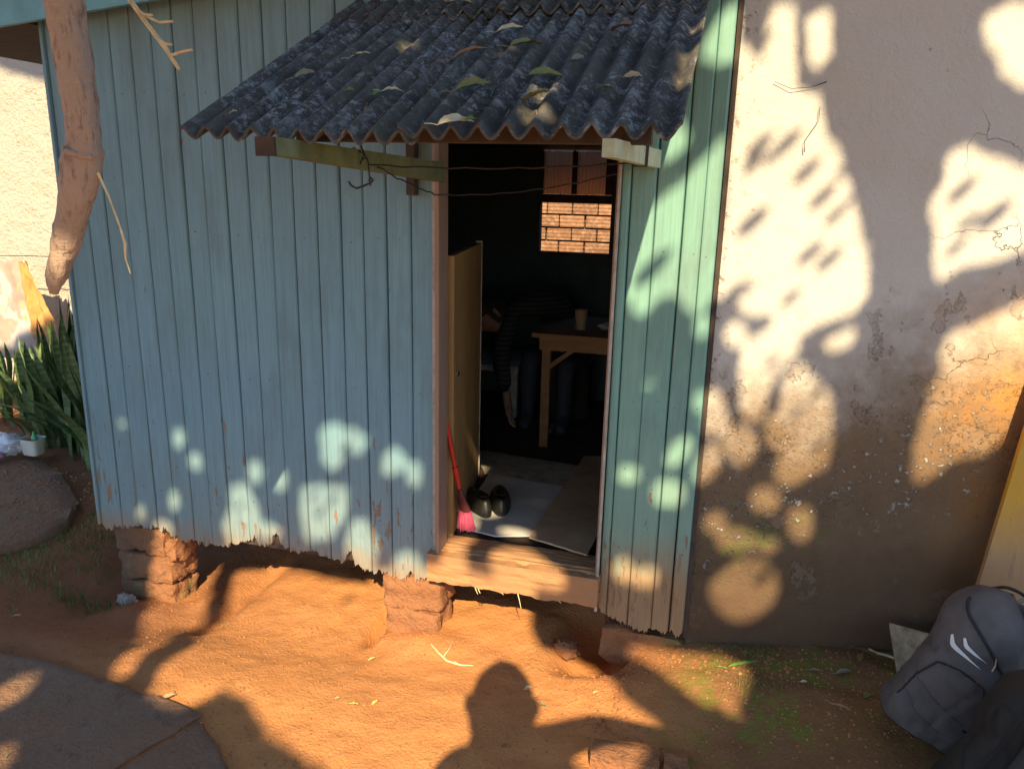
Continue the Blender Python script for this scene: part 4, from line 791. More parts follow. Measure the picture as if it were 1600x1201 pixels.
# broom
br = thing('broom', 'red-handled broom with pink bristles leaning inside the left door jamb', 'broom', (-.90, 2.70, .36))
MB().tube([(-.955, 2.600, .870), (-.941, 2.622, .752), (-.915, 2.662, .545)], [.0075, .0085, .0085], 12).build('handle', M['redplastic'], br)
MB().tube([(-.927, 2.642, .645), (-.920, 2.652, .59)], .012, 12).build('handle_grip', M['redplastic'], br)
MB().tube([(-.916, 2.66, .55), (-.910, 2.672, .50), (-.902, 2.688, .455)], [.014, .024, .030], 14, flat=.6).build('head', M['dullred'], br)
mb = MB()
for k in range(130):
    a = random.uniform(0, 6.28); r_ = math.sqrt(random.random()); p0 = Vector((-.902 + .023 * r_ * math.cos(a), 2.689 + .014 * r_ * math.sin(a), .458)); p1 = p0 + Vector((.018 * r_ * math.cos(a) + .006, .014 * r_ * math.sin(a) + .006, -.092 + jit(.005)))
    mb.tube([p0, (p0 + p1) / 2 + Vector((jit(.002), jit(.002), 0)), p1], .0013, 4)
stuff(mb.build('bristles', M['pink'], br))
# shoes
def shoe(loc, rot, label, sc=1.0):
    t_ = thing('shoe', label, 'shoe', loc, 'pair of black rubber shoes')
    t_.rotation_euler = (0, 0, rot)
    def up(u, v):   # v along length heel->toe, u around
        L_ = .125 * sc; x = (v - .5) * 2 * L_; wd = (.030 + .014 * math.sin(v * 2.6)) * sc * (max(0, 1 - abs(2 * v - 1) ** 5)) ** .5 + .001
        hgt = (.072 - .030 * sstep(.35, .8, v)) * sc * (max(0, 1 - abs(2 * v - 1) ** 6)) ** .4 + .001
        th = u * math.pi; z = .010 + hgt * math.sin(th)
        if .08 < v < .52 and 1.0 < th < 2.14: z -= .040 * math.sin((v - .08) / .44 * math.pi) * math.sin((th - 1.0) / 1.14 * math.pi)
        return (x, wd * math.cos(th), z)
    o = Vector(loc)
    def tr(f): return lambda u, v: tuple(Vector(f(u, v)) + o)
    MB().grid(tr(up), 24, 30, .002).build('upper', M['rubber'], t_)
    ring = []
    for i in range(28):
        t = 2 * math.pi * i / 28; vv = .5 + .5 * math.cos(t); wd = (.034 + .014 * math.sin(vv * 2.6)) * sc
        ring.append((.131 * sc * math.cos(t), wd * (1 if math.sin(t) >= 0 else -1) * abs(math.sin(t)) ** .7))
    mb_ = MB().slab([(q[0] + o.x, q[1] + o.y) for q in ring], o.z, o.z + .014); mb_.build('sole', M['rubber'], t_)
    mb_ = MB().tube([o + Vector((-.07, -.018, .075)), o + Vector((-.095, 0, .080)), o + Vector((-.07, .018, .075)), o + Vector((-.03, .02, .066)), o + Vector((0, .012, .058)), o + Vector((0, -.012, .058)), o + Vector((-.03, -.02, .066)), o + Vector((-.07, -.018, .075))], .005, 8); mb_.build('collar', M['rubber'], t_)
shoe((-.845, 3.0, .355), 1.9, 'right-hand black rubber shoe, farther from the broom'); shoe((-.93, 2.95, .355), 2.2, 'black rubber shoe half hidden behind the broom head')

# table and what is on it
tbt = thing('table', 'rough orange-brown wooden table with a diagonal corner brace inside the dark room', 'table', (-.45, 4.1, .333))
MB().box(-.92, -.02, 3.80, 4.42, .945, .968, .002).build('tabletop', M['tablewood'], tbt)
MB().box(-.885, -.03, 3.835, 3.857, .875, .944).build('apron', M['tablewood'], tbt)
for (x, y) in ((-.875, 3.858), (-.075, 3.858), (-.875, 4.34), (-.075, 4.34)): MB().box(x, x + .046, y, y + .046, .333, .944, .002).build('leg', M['tablewood'], tbt)
MB().hexa([(-.828, 3.86, .80), (-.828, 3.88, .80), (-.829, 3.88, .77), (-.829, 3.86, .77), (-.735, 3.86, .874), (-.735, 3.88, .874), (-.70, 3.88, .874), (-.70, 3.86, .874)]).build('brace', M['tablewood'], tbt)
MB().box(-.872, -.850, 3.906, 4.338, .36, .385).build('stretcher', M['greytrim'], tbt)
tag(MB().lathe([(.03, 0), (.034, .10), (.036, .105), (.032, .10), (.028, .006), (0, .004)], (-.70, 4.0, .968), 18).build('cup', M['cup'], loc=(-.70, 4.0, .968)), 'tan cup standing near the table edge in the dark room', 'cup')
tag(blob((-.55, 4.05, .985), (.06, .05, .02), .3, 9, n=12).build('cloth_heap', M['greytrim'], loc=(-.55, 4.05, .968)), 'small crumpled rag on the table right of the tan cup', 'rag')
tag(MB().box(-2.0, -1.12, 4.30, 4.75, .62, .66, .004).box(-1.98, -1.93, 4.33, 4.38, .333, .62).box(-1.18, -1.13, 4.33, 4.38, .333, .62).box(-1.98, -1.93, 4.68, 4.73, .333, .62).box(-1.18, -1.13, 4.68, 4.73, .333, .62).build('bench', M['greytrim'], loc=(-1.5, 4.5, .333)), 'low grey bench in the darkness left of the table', 'bench')

# ---------------------------------------------------------------- people
def skin_body(name, verts, edges, radii, mt, parent, root=0, lvl=2):
    o_ = Vector(parent['_o']) if parent else Vector((0, 0, 0))
    me = bpy.data.meshes.new(name); me.from_pydata([tuple(Vector(q) - o_) for q in verts], edges, [])
    ob = bpy.data.objects.new(name, me); COL.objects.link(ob)
    sk = ob.modifiers.new('skin', 'SKIN'); sk.use_smooth_shade = True
    for i, r_ in enumerate(radii):
        d = me.skin_vertices[0].data[i]; d.radius = r_ if hasattr(r_, '__len__') else (r_, r_); d.use_root = (i == root)
    sb = ob.modifiers.new('sub', 'SUBSURF'); sb.levels = lvl; sb.render_levels = lvl
    dg = bpy.context.evaluated_depsgraph_get(); ev = ob.evaluated_get(dg)
    m2 = bpy.data.meshes.new_from_object(ev); ob.modifiers.clear(); ob.data = m2; m2.materials.clear(); m2.materials.append(mt)
    m2.polygons.foreach_set('use_smooth', [True] * len(m2.polygons))
    ob['_o'] = tuple(o_)
    if parent: ob.parent = parent
    return ob
def hand(verts, edges, radii, wrist, wi, d, side, palm_n, s_=1.0, curl=.5):
    d = Vector(d).normalized(); side = Vector(side); side = (side - side.dot(d) * d).normalized(); pn = d.cross(side)
    w0 = Vector(wrist); palm = w0 + d * .045 * s_; verts.append(palm); radii.append((.026 * s_, .015 * s_)); pi_ = len(verts) - 1; edges.append((wi, pi_))
    for k, (o_, ln) in enumerate(((-.027, .062), (-.009, .072), (.009, .068), (.027, .052))):
        a = palm + side * o_ * s_ + d * .035 * s_; b_ = a + d * ln * .5 * s_; c_ = b_ + (d * math.cos(curl) + pn * math.sin(curl)) * ln * .5 * s_
        i0 = len(verts); verts += [a, b_, c_]; radii += [.0095 * s_, .0085 * s_, .007 * s_]; edges += [(pi_, i0), (i0, i0 + 1), (i0 + 1, i0 + 2)]
    a = palm - side * .030 * s_ - d * .008 * s_; b_ = a - side * .018 * s_ + d * .03 * s_; c_ = b_ + d * .026 * s_ + pn * .012 * s_
    i0 = len(verts); verts += [a, b_, c_]; radii += [.011 * s_, .0095 * s_, .008 * s_]; edges += [(pi_, i0), (i0, i0 + 1), (i0 + 1, i0 + 2)]
def head(c, fwd, upv, s_, parent, hair=True):
    c = Vector(c); f = Vector(fwd).normalized(); u_ = Vector(upv); u_ = (u_ - u_.dot(f) * f).normalized(); r_ = f.cross(u_)
    def fn(u, v, g=0.0, lo=-9):
        th = u * 2 * math.pi; ph = (v - .5) * math.pi; x = math.cos(ph) * math.sin(th); y = math.cos(ph) * math.cos(th); z = math.sin(ph)
        jaw = 1 - .22 * sstep(.1, -.9, z); X = x * .078 * jaw; Y = y * .098 * (jaw if y > 0 else 1 - .12 * sstep(0, -.9, z)); Z = z * .118
        if y > .5: Y += .020 * math.exp(-(x / .16) ** 2 - ((z + .10) / .20) ** 2) - .008 * math.exp(-((abs(x) - .36) / .14) ** 2 - ((z - .08) / .1) ** 2) + .006 * math.exp(-(x / .3) ** 2 - ((z + .42) / .08) ** 2) + .005 * math.exp(-(x / .5) ** 2 - ((z - .24) / .1) ** 2)
        k = 1 + g
        return tuple(c + (r_ * X + f * Y + u_ * Z) * s_ * k)
    MB().grid(lambda u, v: fn(u, v), 36, 26).build('head', M['skin'], parent)
    for sd_ in (-1, 1):
        e = c + r_ * sd_ * .079 * s_ - f * .005 * s_; MB().tube([e - u_ * .028 * s_, e + r_ * sd_ * .010 * s_, e + u_ * .028 * s_ + r_ * sd_ * .008 * s_], [.007 * s_, .011 * s_, .010 * s_], 8).build('ear', M['skin'], parent)
        q = c + r_ * sd_ * .031 * s_ + f * .086 * s_ + u_ * .010 * s_; MB().tube([q - f * .004, q + f * .003], .008 * s_, 10).build('eye', M['rubber'], parent)
    if hair:
        def hf(u, v):
            th = u * 2 * math.pi; v_ = .5 + .5 * v if False else v; lim = .30 if math.cos(th) > .45 else -.42
            lo = math.asin(lim); ph = lo + v_ * (math.pi / 2 - lo); x = math.cos(ph) * math.sin(th); y = math.cos(ph) * math.cos(th); z = math.sin(ph)
            k = 1.0 + .05 * fbm(x, y, z, 7); return tuple(c + (r_ * x * .086 + f * (y * .106 - .003) + u_ * z * .128) * s_ * k)
        MB().grid(hf, 40, 16).build('hair', M['hair'], parent)

# photographer, standing just behind the lens: his shadow falls on the earth
ph_ = thing('person', 'standing person in dark clothes with one arm stretched sideways, seen only as a shadow', 'person', (.04, -.22, gh(.04, -.22)))
g0 = gh(.04, -.22)
V = [(.04, -.26, .98), (.04, -.26, 1.20), (.04, -.25, 1.44), (.045, -.22, 1.64), (.046, -.20, 1.74),
     (-.08, -.21, 1.655), (-.20, -.16, 1.33), (-.045, -.065, 1.575),
     (.17, -.20, 1.73), (.36, -.14, 1.80), (.53, -.12, 1.80),
     (-.06, -.25, .90), (-.06, -.20, .50), (-.06, -.28, .11), (-.06, -.16, .05), (.14, -.25, .90), (.14, -.20, .50), (.14, -.28, .11), (.14, -.16, .05)]
E_ = [(0, 1), (1, 2), (2, 3), (3, 4), (2, 5), (5, 6), (6, 7), (3, 8), (8, 9), (9, 10), (0, 11), (11, 12), (12, 13), (13, 14), (0, 15), (15, 16), (16, 17), (17, 18)]
Rr = [(.15, .11), (.135, .10), (.17, .11), (.13, .09), (.10, .085), .085, .045, .03, .066, .050, .032, .09, .062, .042, .04, .09, .062, .042, .04]
V = [Vector(q) for q in V]
hand(V, E_, Rr, V[10], 10, (1, .05, -.1), (0, 1, 0), None, 1.0, .3)
hand(V, E_, Rr, V[7], 7, (.02, .01, .10), (1, 0, 0), None, .95, .3)
skin_body('body', V, E_, Rr, M['tee'], ph_)
head((.046, -.175, 1.835), (-.2, 1, -.15), (0, 0, 1), 1.30, ph_)
for sx in (-.06, .14): MB().box(sx - .045, sx + .045, -.33, -.06, g0 - .0, .085, .02).build('shoe', M['rubber'], ph_)
phn = MB().box(-.075, .075, -.047, -.038, 1.665, 1.745, .003).build('phone', M['rubber'], loc=(0, -.04, 1.7)); tag(phn, 'dark phone held up sideways in the photographer\'s hand', 'phone')

# seated person bending down inside the dark room
ps = thing('person', 'person in a striped long-sleeved top bending down beside the table in the dark room', 'person', (-.98, 4.32, .333))
V = [Vector(q) for q in [(-.86, 4.50, .80), (-.90, 4.46, .94), (-.98, 4.38, 1.07), (-1.09, 4.27, 1.07), (-1.16, 4.20, 1.03),
     (-1.11, 4.16, 1.02), (-1.155, 4.05, .80), (-1.10, 3.98, .60),
     (-1.17, 4.40, 1.0), (-1.25, 4.34, .78), (-1.22, 4.25, .60)]]
E_ = [(0, 1), (1, 2), (2, 3), (3, 4), (3, 5), (5, 6), (6, 7), (3, 8), (8, 9), (9, 10)]
Rr = [(.14, .11), (.14, .11), (.15, .115), (.12, .09), (.05, .05), .058, .048, .034, .055, .044, .032]
skin_body('striped_top', V, E_, Rr, M['stripe'], ps)
V = [Vector(q) for q in [(-.86, 4.50, .78), (-.97, 4.48, .72), (-1.02, 4.18, .74), (-1.02, 4.18, .42), (-1.02, 4.06, .365), (-.77, 4.48, .72), (-.80, 4.12, .74), (-.80, 4.14, .42), (-.80, 4.02, .365)]]
skin_body('legs', V, [(0, 1), (1, 2), (2, 3), (3, 4), (0, 5), (5, 6), (6, 7), (7, 8)], [(.13, .10), .085, .062, .042, .036, .085, .062, .042, .036], M['jeans'], ps)
V = [Vector((-1.10, 3.98, .60)), Vector((-1.085, 3.96, .54))]; E_ = [(0, 1)]; Rr = [.028, .024]
hand(V, E_, Rr, V[1], 1, (.03, -.02, -.1), (0, 1, 0), None, 1.0, .5); skin_body('hand', V, E_, Rr, M['skin'], ps)
head((-1.24, 4.13, .99), (-.5, -.6, -.7), (-.6, -.2, .8), 1.0, ps)
tag(MB().lathe([(.15, 0), (.14, .02), (.13, .33), (.16, .345), (.16, .37)], (-.86, 4.53, .333), 24).build('stool', M['darkwood'], loc=(-.86, 4.53, .333)), 'dark round stool under the person in the striped top', 'stool')
# ---------------------------------------------------------------- right corner: plank, board scrap, backpacks
def frame(loc, xdir, up):
    x = Vector(xdir).normalized(); z = Vector(up); z = (z - z.dot(x) * x).normalized(); y = z.cross(x); return Vector(loc), x, y, z
def loc2w(fr, p): return fr[0] + fr[1] * p[0] + fr[2] * p[1] + fr[3] * p[2]
g = lambda x, y: gh(x, y)
pk = MB()
zb = g(.90, 2.44) - .01
def plank(u, v):
    # tall plank leaning back and to the right
    z = zb + v * 1.12; x = .845 + .12 * v * 1.12 + u * .30; y = 2.53 + .10 * v
    return (x + .002 * fbm(z, u, 2, 4), y, z)
pk.grid(plank, 10, 40, .026, False)
tag(pk.build('leaning_plank', M['yellow'], loc=(.9, 2.4, zb)), 'wide worn yellow plank leaning on the plastered wall behind the grey backpack', 'plank')
f_ = frame((.74, 2.50, g(.7, 2.5)), (1, -.05, -.03), (0.05, .45, 1))
mb = MB(); pts = [(-.10, .16), (.16, .14), (.16, -.02), (-.055, -.02)]
mb.hexa([loc2w(f_, (a, -.006, b_)) for a, b_ in pts] + [loc2w(f_, (a, .006, b_)) for a, b_ in pts])
tag(mb.build('board_scrap', M['scrap'], loc=f_[0]), 'whitish scrap of board propped behind the left side of the grey backpack', 'board')

def make_pack(nm, fr, W_, H_, T_, mt, label, grey=True):
    t_ = thing(nm, label, 'backpack', fr[0])
    def surf(u, v, puff=0.0):
        th = u * 2 * math.pi; z = v
        ex = 3.0; c_, s_ = math.cos(th), math.sin(th); k = (abs(c_) ** ex + abs(s_) ** ex) ** (-1 / ex)
        prof = (1 - max(0, (z - .74) / .26) ** 2.4 * .52) * (1 - max(0, (.14 - z) / .14) ** 2 * .16)
        x = W_ * .5 * k * c_ * prof * (1 - .30 * z ** 1.5); y = T_ * .5 * k * s_ * prof
        if s_ < 0: y -= .020 * math.exp(-((z - .38) / .30) ** 2) * (1 - abs(c_))     # stuffed front pocket
        q = (x, y, z * H_)
        rid = abs(fbm(x * 1.0, z * H_ * .8, y, 4.5, 3)); fold = -.010 * math.exp(-((rid) / .05) ** 2) + .010 * fbm(x, y, z * H_, 6, 3) + .003 * fbm(x, y, z * H_ * .5, 22, 3)
        n_ = Vector((c_, s_ * W_ / T_ * .6, 0)).normalized(); q = Vector(q) + n_ * (fold + puff)
        q.x += .018 * math.sin(z * 4.0) ; return q
    nu, nv = 84, 56
    mb_ = MB(); mb_.grid(lambda u, v: tuple(loc2w(fr, surf(u, v))), nu, nv)
    b_ = mb_.build('bag_body', mt, t_, sharp=False)
    # crumpled top closing the body
    mb_ = MB(); mb_.grid(lambda u, v: tuple(loc2w(fr, Vector(((surf(u, 1).x - .013) * (1 - v) + .013 * 1, surf(u, 1).y * (1 - v), H_ + .020 * math.sin(v * math.pi * .5) + .006 * fbm(u * 6, v * 3, 3, 1) * v)))), nu, 8)
    mb_.build('top_panel', mt, t_, sharp=False)
    mb_ = MB(); mb_.grid(lambda u, v: tuple(loc2w(fr, Vector((surf(u, 0).x * (1 - v), surf(u, 0).y * (1 - v), -.002)))), nu, 3); mb_.build('bottom_panel', mt, t_, sharp=False)
    return t_, surf
# grey backpack, leaning back to the right on the plank
fr = frame((.70, 2.25, g(.72, 2.25) + .022), (1, -.20, -.36), (.42, .12, 1))
gb, sf = make_pack('backpack', fr, .29, .47, .19, M['greybag'], 'slate grey nylon backpack with a small white double tick logo, slumped against the yellow plank')
def on(sf_, fr_, path, lift): return [tuple(loc2w(fr_, sf_(u, v, lift))) for u, v in path]
def lerp_path(ps_, n=10):
    o = []
    for (a, b_) in zip(ps_[:-1], ps_[1:]):
        for i in range(n): o.append((a[0] + (b_[0] - a[0]) * i / n, a[1] + (b_[1] - a[1]) * i / n))
    return o + [ps_[-1]]
# u around: .75 = front centre, .5 = left, 1.0 = right
MB().tube(on(sf, fr, lerp_path([(.60, .93), (.66, .84), (.76, .72), (.84, .60), (.87, .45), (.87, .30), (.84, .16)]), .002), .0045, 8, flat=.7).build('zip_seam', M['blackbag'], gb)
MB().tube(on(sf, fr, lerp_path([(.56, .42), (.62, .34), (.70, .27), (.80, .22)]), .001), .0022, 6).build('piping', M['greybag'], gb)
MB().tube(on(sf, fr, lerp_path([(.60, .18), (.61, .36), (.64, .50), (.70, .53), (.78, .50), (.82, .36), (.82, .18)], 12), .003), .0026, 6).build('pocket_seam', M['blackbag'], gb)
MB().tube(on(sf, fr, lerp_path([(.53, .33), (.60, .24), (.68, .14), (.76, .10)]), .001), .0022, 6).build('piping', M['greybag'], gb)
MB().tube(on(sf, fr, [(.78, .70), (.785, .66), (.782, .62)], .010), .0035, 8, flat=.5).build('zip_pull', M['metal'], gb)
MB().tube(on(sf, fr, lerp_path([(.80, .20), (.84, .19), (.88, .21)], 4), .006), .007, 8, flat=.4).build('side_buckle', M['blackbag'], gb)
def swoosh(cx, cy, s_, t_, nm='tick_logo'):
    mb_ = MB(); n = 14; top = []; bot = []
    for i in range(n + 1):
        a = i / n
        top.append((cx + s_ * (-.16 + 1.1 * a), cy - s_ * (.62 * a) + s_ * .05 * (1 - a) + s_ * .30 * (max(0, .16 - a) / .16)))
        wdt = .30 * math.sin(min(1, a * 2.2 + .25) * math.pi * .5) * (1 - a) ** 1.05
        bot.append((top[-1][0] - s_ * wdt * .55, top[-1][1] - s_ * wdt * 1.0))
    P_ = [tuple(loc2w(fr, sf(u, v, .0035))) for u, v in top] + [tuple(loc2w(fr, sf(u, v, .0035))) for u, v in bot]
    mb_.add(P_, [(i, i + 1, n + 2 + i, n + 1 + i) for i in range(n)]); mb_.build(nm, M['logo'], t_)
swoosh(.655, .66, .105, gb); swoosh(.690, .69, .085, gb)
# open flap with pale lining and the webbing loops on top
mb = MB().grid(lambda u, v: tuple(loc2w(fr, Vector((.045 + .095 * math.cos(u * 3.4 - .4), -.055 + .10 * math.sin(u * 3.4 - .4) * .8, .40 + v * .085 - .02 * u)))), 24, 8, .006); mb.build('flap', M['greybag'], gb)
MB().tube(bez([loc2w(fr, q) for q in ((.03, 0, .47), (.05, -.03, .515), (.09, -.04, .50), (.10, -.03, .455), (.12, -.02, .40))], 6), .013, 10, flat=.35).build('strap', M['baginside'], gb)
MB().tube(bez([loc2w(fr, q) for q in ((.09, .02, .44), (.115, -.01, .515), (.155, -.02, .535), (.185, -.01, .50), (.185, .02, .44))], 6), .017, 10, flat=.45).build('strap', M['baginside'], gb)
MB().tube(bez([loc2w(fr, q) for q in ((-.03, .03, .475), (.0, .02, .500), (.05, .02, .500), (.07, .03, .47))], 6), .008, 8, flat=.6).build('grab_handle', M['blackbag'], gb)
fr2 = fr
# black backpack in the near corner, lying over on its side
fr = frame((.80, 1.95, g(.8, 1.95) - .03), (.95, -.25, -.30), (.33, .10, 1))
kb, sf = make_pack('backpack', fr, .40, .52, .22, M['blackbag'], 'black woven backpack with broad padded straps in the near right corner of the yard')
kb_off = Vector((.0, 0, 0))
for (a, b_, wd) in ((.655, .93, .034), (.78, .95, .030)):
    MB().tube(on(sf, fr, lerp_path([(a, .04), (a + .02, .35), (a + .04, .65), (a + .05, .86), (a + .05, .97)]), .016), wd, 12, flat=.42).build('strap', M['blackbag'], kb)
    MB().tube(on(sf, fr, lerp_path([(a - .055, .06), (a - .03, .35), (a - .01, .65), (a, .88)]), .010), .0022, 6).build('piping', M['blackbag'], kb)
fr = fr2

# ---------------------------------------------------------------- bricks and rubbish at the front
o = rough_box(-.26, -.05, 1.97, 2.05, -.02, .045, .006, 6).build('brick', M['mudbrick'], loc=(-.15, 2.01, 0)); tag(o, 'half-buried broken brick at the bottom of the yard, sunlit along its top edge', 'brick')
o = rough_box(-.04, .03, 1.98, 2.05, .0, .045, .010, 5).build('brick_fragment', M['mudbrick'], loc=(.0, 2.01, .02)); tag(o, 'small dull brick lump right of the half-buried broken brick', 'brick')
o = blob((-.45, 2.60, -.03), (.045, .03, .035), .5, 8, n=14).build('stone', M['mudbrick'], loc=(-.45, 2.60, -.05)); tag(o, 'lone reddish stone in the hollow under the doorway sill', 'stone')
o = blob((-2.40, 2.49, -.115), (.045, .03, .035), .45, 3, n=18).build('crumpled_rag', M['greytrim'], loc=(-2.40, 2.49, -.14)); tag(o, 'crumpled grey rag at the foot of the left corner pier', 'rag')
sc = thing('stick', 'forked dry twig lying on the sunlit earth below the doorway', 'twig', (-.86, 2.36, gh(-.86, 2.36)))
def gp(x, y, h=.006): return (x, y, gh(x, y) + h)
MB().tube([gp(-.95, 2.44), gp(-.90, 2.40, .014), gp(-.86, 2.37, .01), gp(-.80, 2.36, .012), gp(-.76, 2.38)], [.002, .0035, .004, .003, .0015], 6).build('stem', M['twig'], sc)
MB().tube([gp(-.88, 2.385, .012), gp(-.87, 2.43, .018), gp(-.875, 2.47, .012)], [.0025, .002, .001], 6).build('side_shoot', M['twig'], sc)
for i, (x, y, r_, lb_) in enumerate([(.52, 2.74, .5, 'dry stalk lying near the plastered wall, farther left'), (.66, 2.62, -.5, 'dry stalk lying just left of the grey backpack')]):
    pts_ = [gp(x + .07 * math.cos(r_) * t, y + .07 * math.sin(r_) * t + .01 * math.sin(t * 4), .008) for t in (-1, -.4, .2, .8, 1.2)]
    tag(MB().tube(pts_, [.002, .004, .005, .003, .0015], 6).build('stick', M['twig'], loc=pts_[2]), lb_, 'twig')

# fallen leaves, each its own
def leaf_mesh(L_, W_, curl, bend, stem=True, seed=0):
    n = 8; vs = []; fs = []
    for i in range(n + 1):
        t = i / n; wd = W_ * .5 * (math.sin(t * math.pi) ** .75) * (1 - .25 * t) + .0004; zc = bend * L_ * math.sin(t * math.pi) + curl * L_ * t * t
        for k in (-1, -.5, 0, .5, 1): vs.append((t * L_ - L_ / 2, k * wd + .05 * L_ * math.sin(t * 3 + seed) * .5, zc + abs(k) ** 1.5 * wd * .45 + .0015 * math.sin(t * 17 + k * 3 + seed)))
    fs = [(i * 5 + k, (i + 1) * 5 + k, (i + 1) * 5 + k + 1, i * 5 + k + 1) for i in range(n) for k in range(4)]
    b_ = MB(); b_.add(vs, fs, True)
    if stem: b_.tube([(-L_ / 2, 0, 0), (-L_ * .68, .01 * L_, .002), (-L_ * .85, .05 * L_, .0)], L_ * .012, 5)
    return b_
def leaf_at(p, rot, L_, W_, colr, label, tilt=(0, 0), grp='fallen leaves on the ground', curl=.12, bend=.06):
    b_ = leaf_mesh(L_, W_, curl, bend, True, p[0] * 9); o = b_.build('fallen_leaf', M['leaf_' + colr]); tag(o, label, 'leaf', grp)
    o.location = p; o.rotation_euler = (tilt[0], tilt[1], rot); return o
GLEAF = [((.185, 2.425), .25, .105, .024, 'green', 'long green leaf with a pink tip curling up in the right foreground', .3),
 ((.483, 2.303), -.5, .060, .018, 'tan', 'curled tan leaf lying lowest in the dark right foreground', .15),
 ((.514, 2.481), .3, .055, .028, 'grey', 'broad grey leaf on the dark soil left of the grey backpack', .1),
 ((.570, 2.376), .9, .034, .024, 'olive', 'round dull green leaf on the dark soil near the grey backpack', .1),
 ((.42, 2.47), -.1, .032, .014, 'grey', 'small grey leaf left of the broad grey one', .1),
 ((.655, 2.31), .6, .022, .010, 'cream', 'tiny pale leaf beside the bottom of the grey backpack', .1),
 ((.600, 2.60), -.7, .10, .022, 'brown', 'long brown leaf among dry stalks by the plastered wall', .2),
 ((.575, 2.57), 1.2, .05, .022, 'brown', 'short dark brown leaf under the dry stalks', .2),
 ((.38, 2.40), .2, .022, .012, 'cream', 'tiny cream flake in the middle of the mossy soil', .1),
 ((-2.098, 1.685), .25, .055, .017, 'cream', 'larger of two cream slivers at the left edge of the paving', .1),
 ((-2.050, 1.668), .25, .042, .013, 'cream', 'smaller of two cream slivers at the left edge of the paving', .1),
 ((-1.668, 1.86), .9, .05, .030, 'tan', 'tan leaf on the far edge of the near paving slab', .15),
 ((-1.154, 2.343), 1.1, .030, .012, 'yellow', 'yellow leaf on sunlit earth below the middle brick pier', .1),
 ((-1.002, 2.048), 1.2, .030, .012, 'yellow', 'bright yellow leaf in the middle of the sunlit earth', .1),
 ((-1.060, 2.01), .1, .036, .011, 'yellow', 'flat yellow leaf left of the bright yellow one on the sunlit earth', .1),
 ((-1.13, 2.03), .4, .020, .012, 'tan', 'small tan leaf at the left of the yellow pair on the sunlit earth', .1),
 ((-.528, 2.288), .5, .026, .020, 'cream', 'torn white leaf scrap at the right edge of the head-shaped shadow', .1),
 ((-.292, 2.303), .7, .022, .017, 'yellow', 'squarish yellow leaf bit on the crumbly sunlit earth at the centre right', .1),
 ((-.454, 2.20), .1, .028, .018, 'grey', 'grey leaf lying in the shadow of the raised arm', .1),
 ((-.095, 2.14), 1.4, .024, .018, 'olive', 'small green leaf in shade just above the broken brick', .1),
 ((-.83, 2.375), .3, .018, .013, 'cream', 'little white petal beside the forked twig', .1),
 ((.683, 2.74), .5, .024, .018, 'cream', 'whitish chip of leaf close to the board scrap', .1),
 ((-2.62, 2.15), .5, .03, .012, 'cream', 'pale leaf scrap on the brown earth at the left edge', .1)]
for (p_, rot, L_, W_, c_, lb_, cu) in GLEAF: leaf_at((p_[0], p_[1], gh(*p_) + .006), rot, L_, W_, c_, lb_, (jit(.2), jit(.15)), curl=cu)
RLEAF = [((-.43, 1.83), .6, .085, .050, 'olive', 'mossy yellow-green leaf in a sun fleck near the eave of the corrugated roof'),
 ((-.42, 1.715), -.3, .075, .045, 'olive', 'yellow-green leaf just below the mossy one on the corrugated roof'),
 ((-.56, 1.585), .9, .085, .040, 'cream', 'cream curled leaf hanging over the eave above the left door jamb'),
 ((-.53, 1.60), 1.6, .07, .016, 'green', 'thin greenish blade leaf on top of the cream leaf at the eave'),
 ((-.97, 1.99), .2, .060, .022, 'cream', 'lit cream leaf lying highest in the middle of the left roof half'),
 ((-.78, 1.76), .5, .050, .020, 'cream', 'cream leaf halfway between the eave centre and the left roof edge'),
 ((-.61, 2.16), .3, .075, .030, 'cream', 'bright cream leaf high on the centre of the corrugated roof'),
 ((-.84, 2.42), .4, .080, .026, 'cream', 'cream twisted leaf at the lap of the roof sheets'),
 ((-.23, 1.83), .5, .045, .026, 'tan', 'tan leaf near the right third of the roof'),
 ((-.53, 2.03), .8, .095, .048, 'olive', 'large curled olive leaf in the middle of the roof'),
 ((-.585, 1.77), .3, .085, .050, 'olive', 'folded dark olive leaf above the left door jamb'),
 ((-.28, 1.77), .3, .036, .020, 'olive', 'small oval olive leaf near the right of the eave'),
 ((-1.06, 1.86), .2, .06, .035, 'grey', 'grey leaf on the left part of the roof'),
 ((-.89, 1.765), .2, .026, .020, 'green', 'small round green leaf on the left of the roof'),
 ((-.81, 1.75), 1.1, .032, .018, 'green', 'small pointed green leaf right of the round one'),
 ((-.30, 2.14), -.9, .110, .040, 'brown', 'big brown dead leaf high on the right of the roof'),
 ((-.66, 1.98), .4, .10, .030, 'brown', 'long brown leaf in a roof furrow left of the large curled olive leaf'),
 ((-1.13, 1.65), .2, .02, .012, 'cream', 'tiny white flake near the left end of the eave'),
 ((-.38, 1.95), 1.0, .04, .02, 'grey', 'grey leaf bit in the right centre of the roof')]
for (p_, rot, L_, W_, c_, lb_) in RLEAF: leaf_at((p_[0], p_[1], rz(p_[1]) + .024), rot, L_, W_, c_, lb_, (.45 + jit(.2), jit(.2)), 'dead leaves on the corrugated roof', .15, .1)
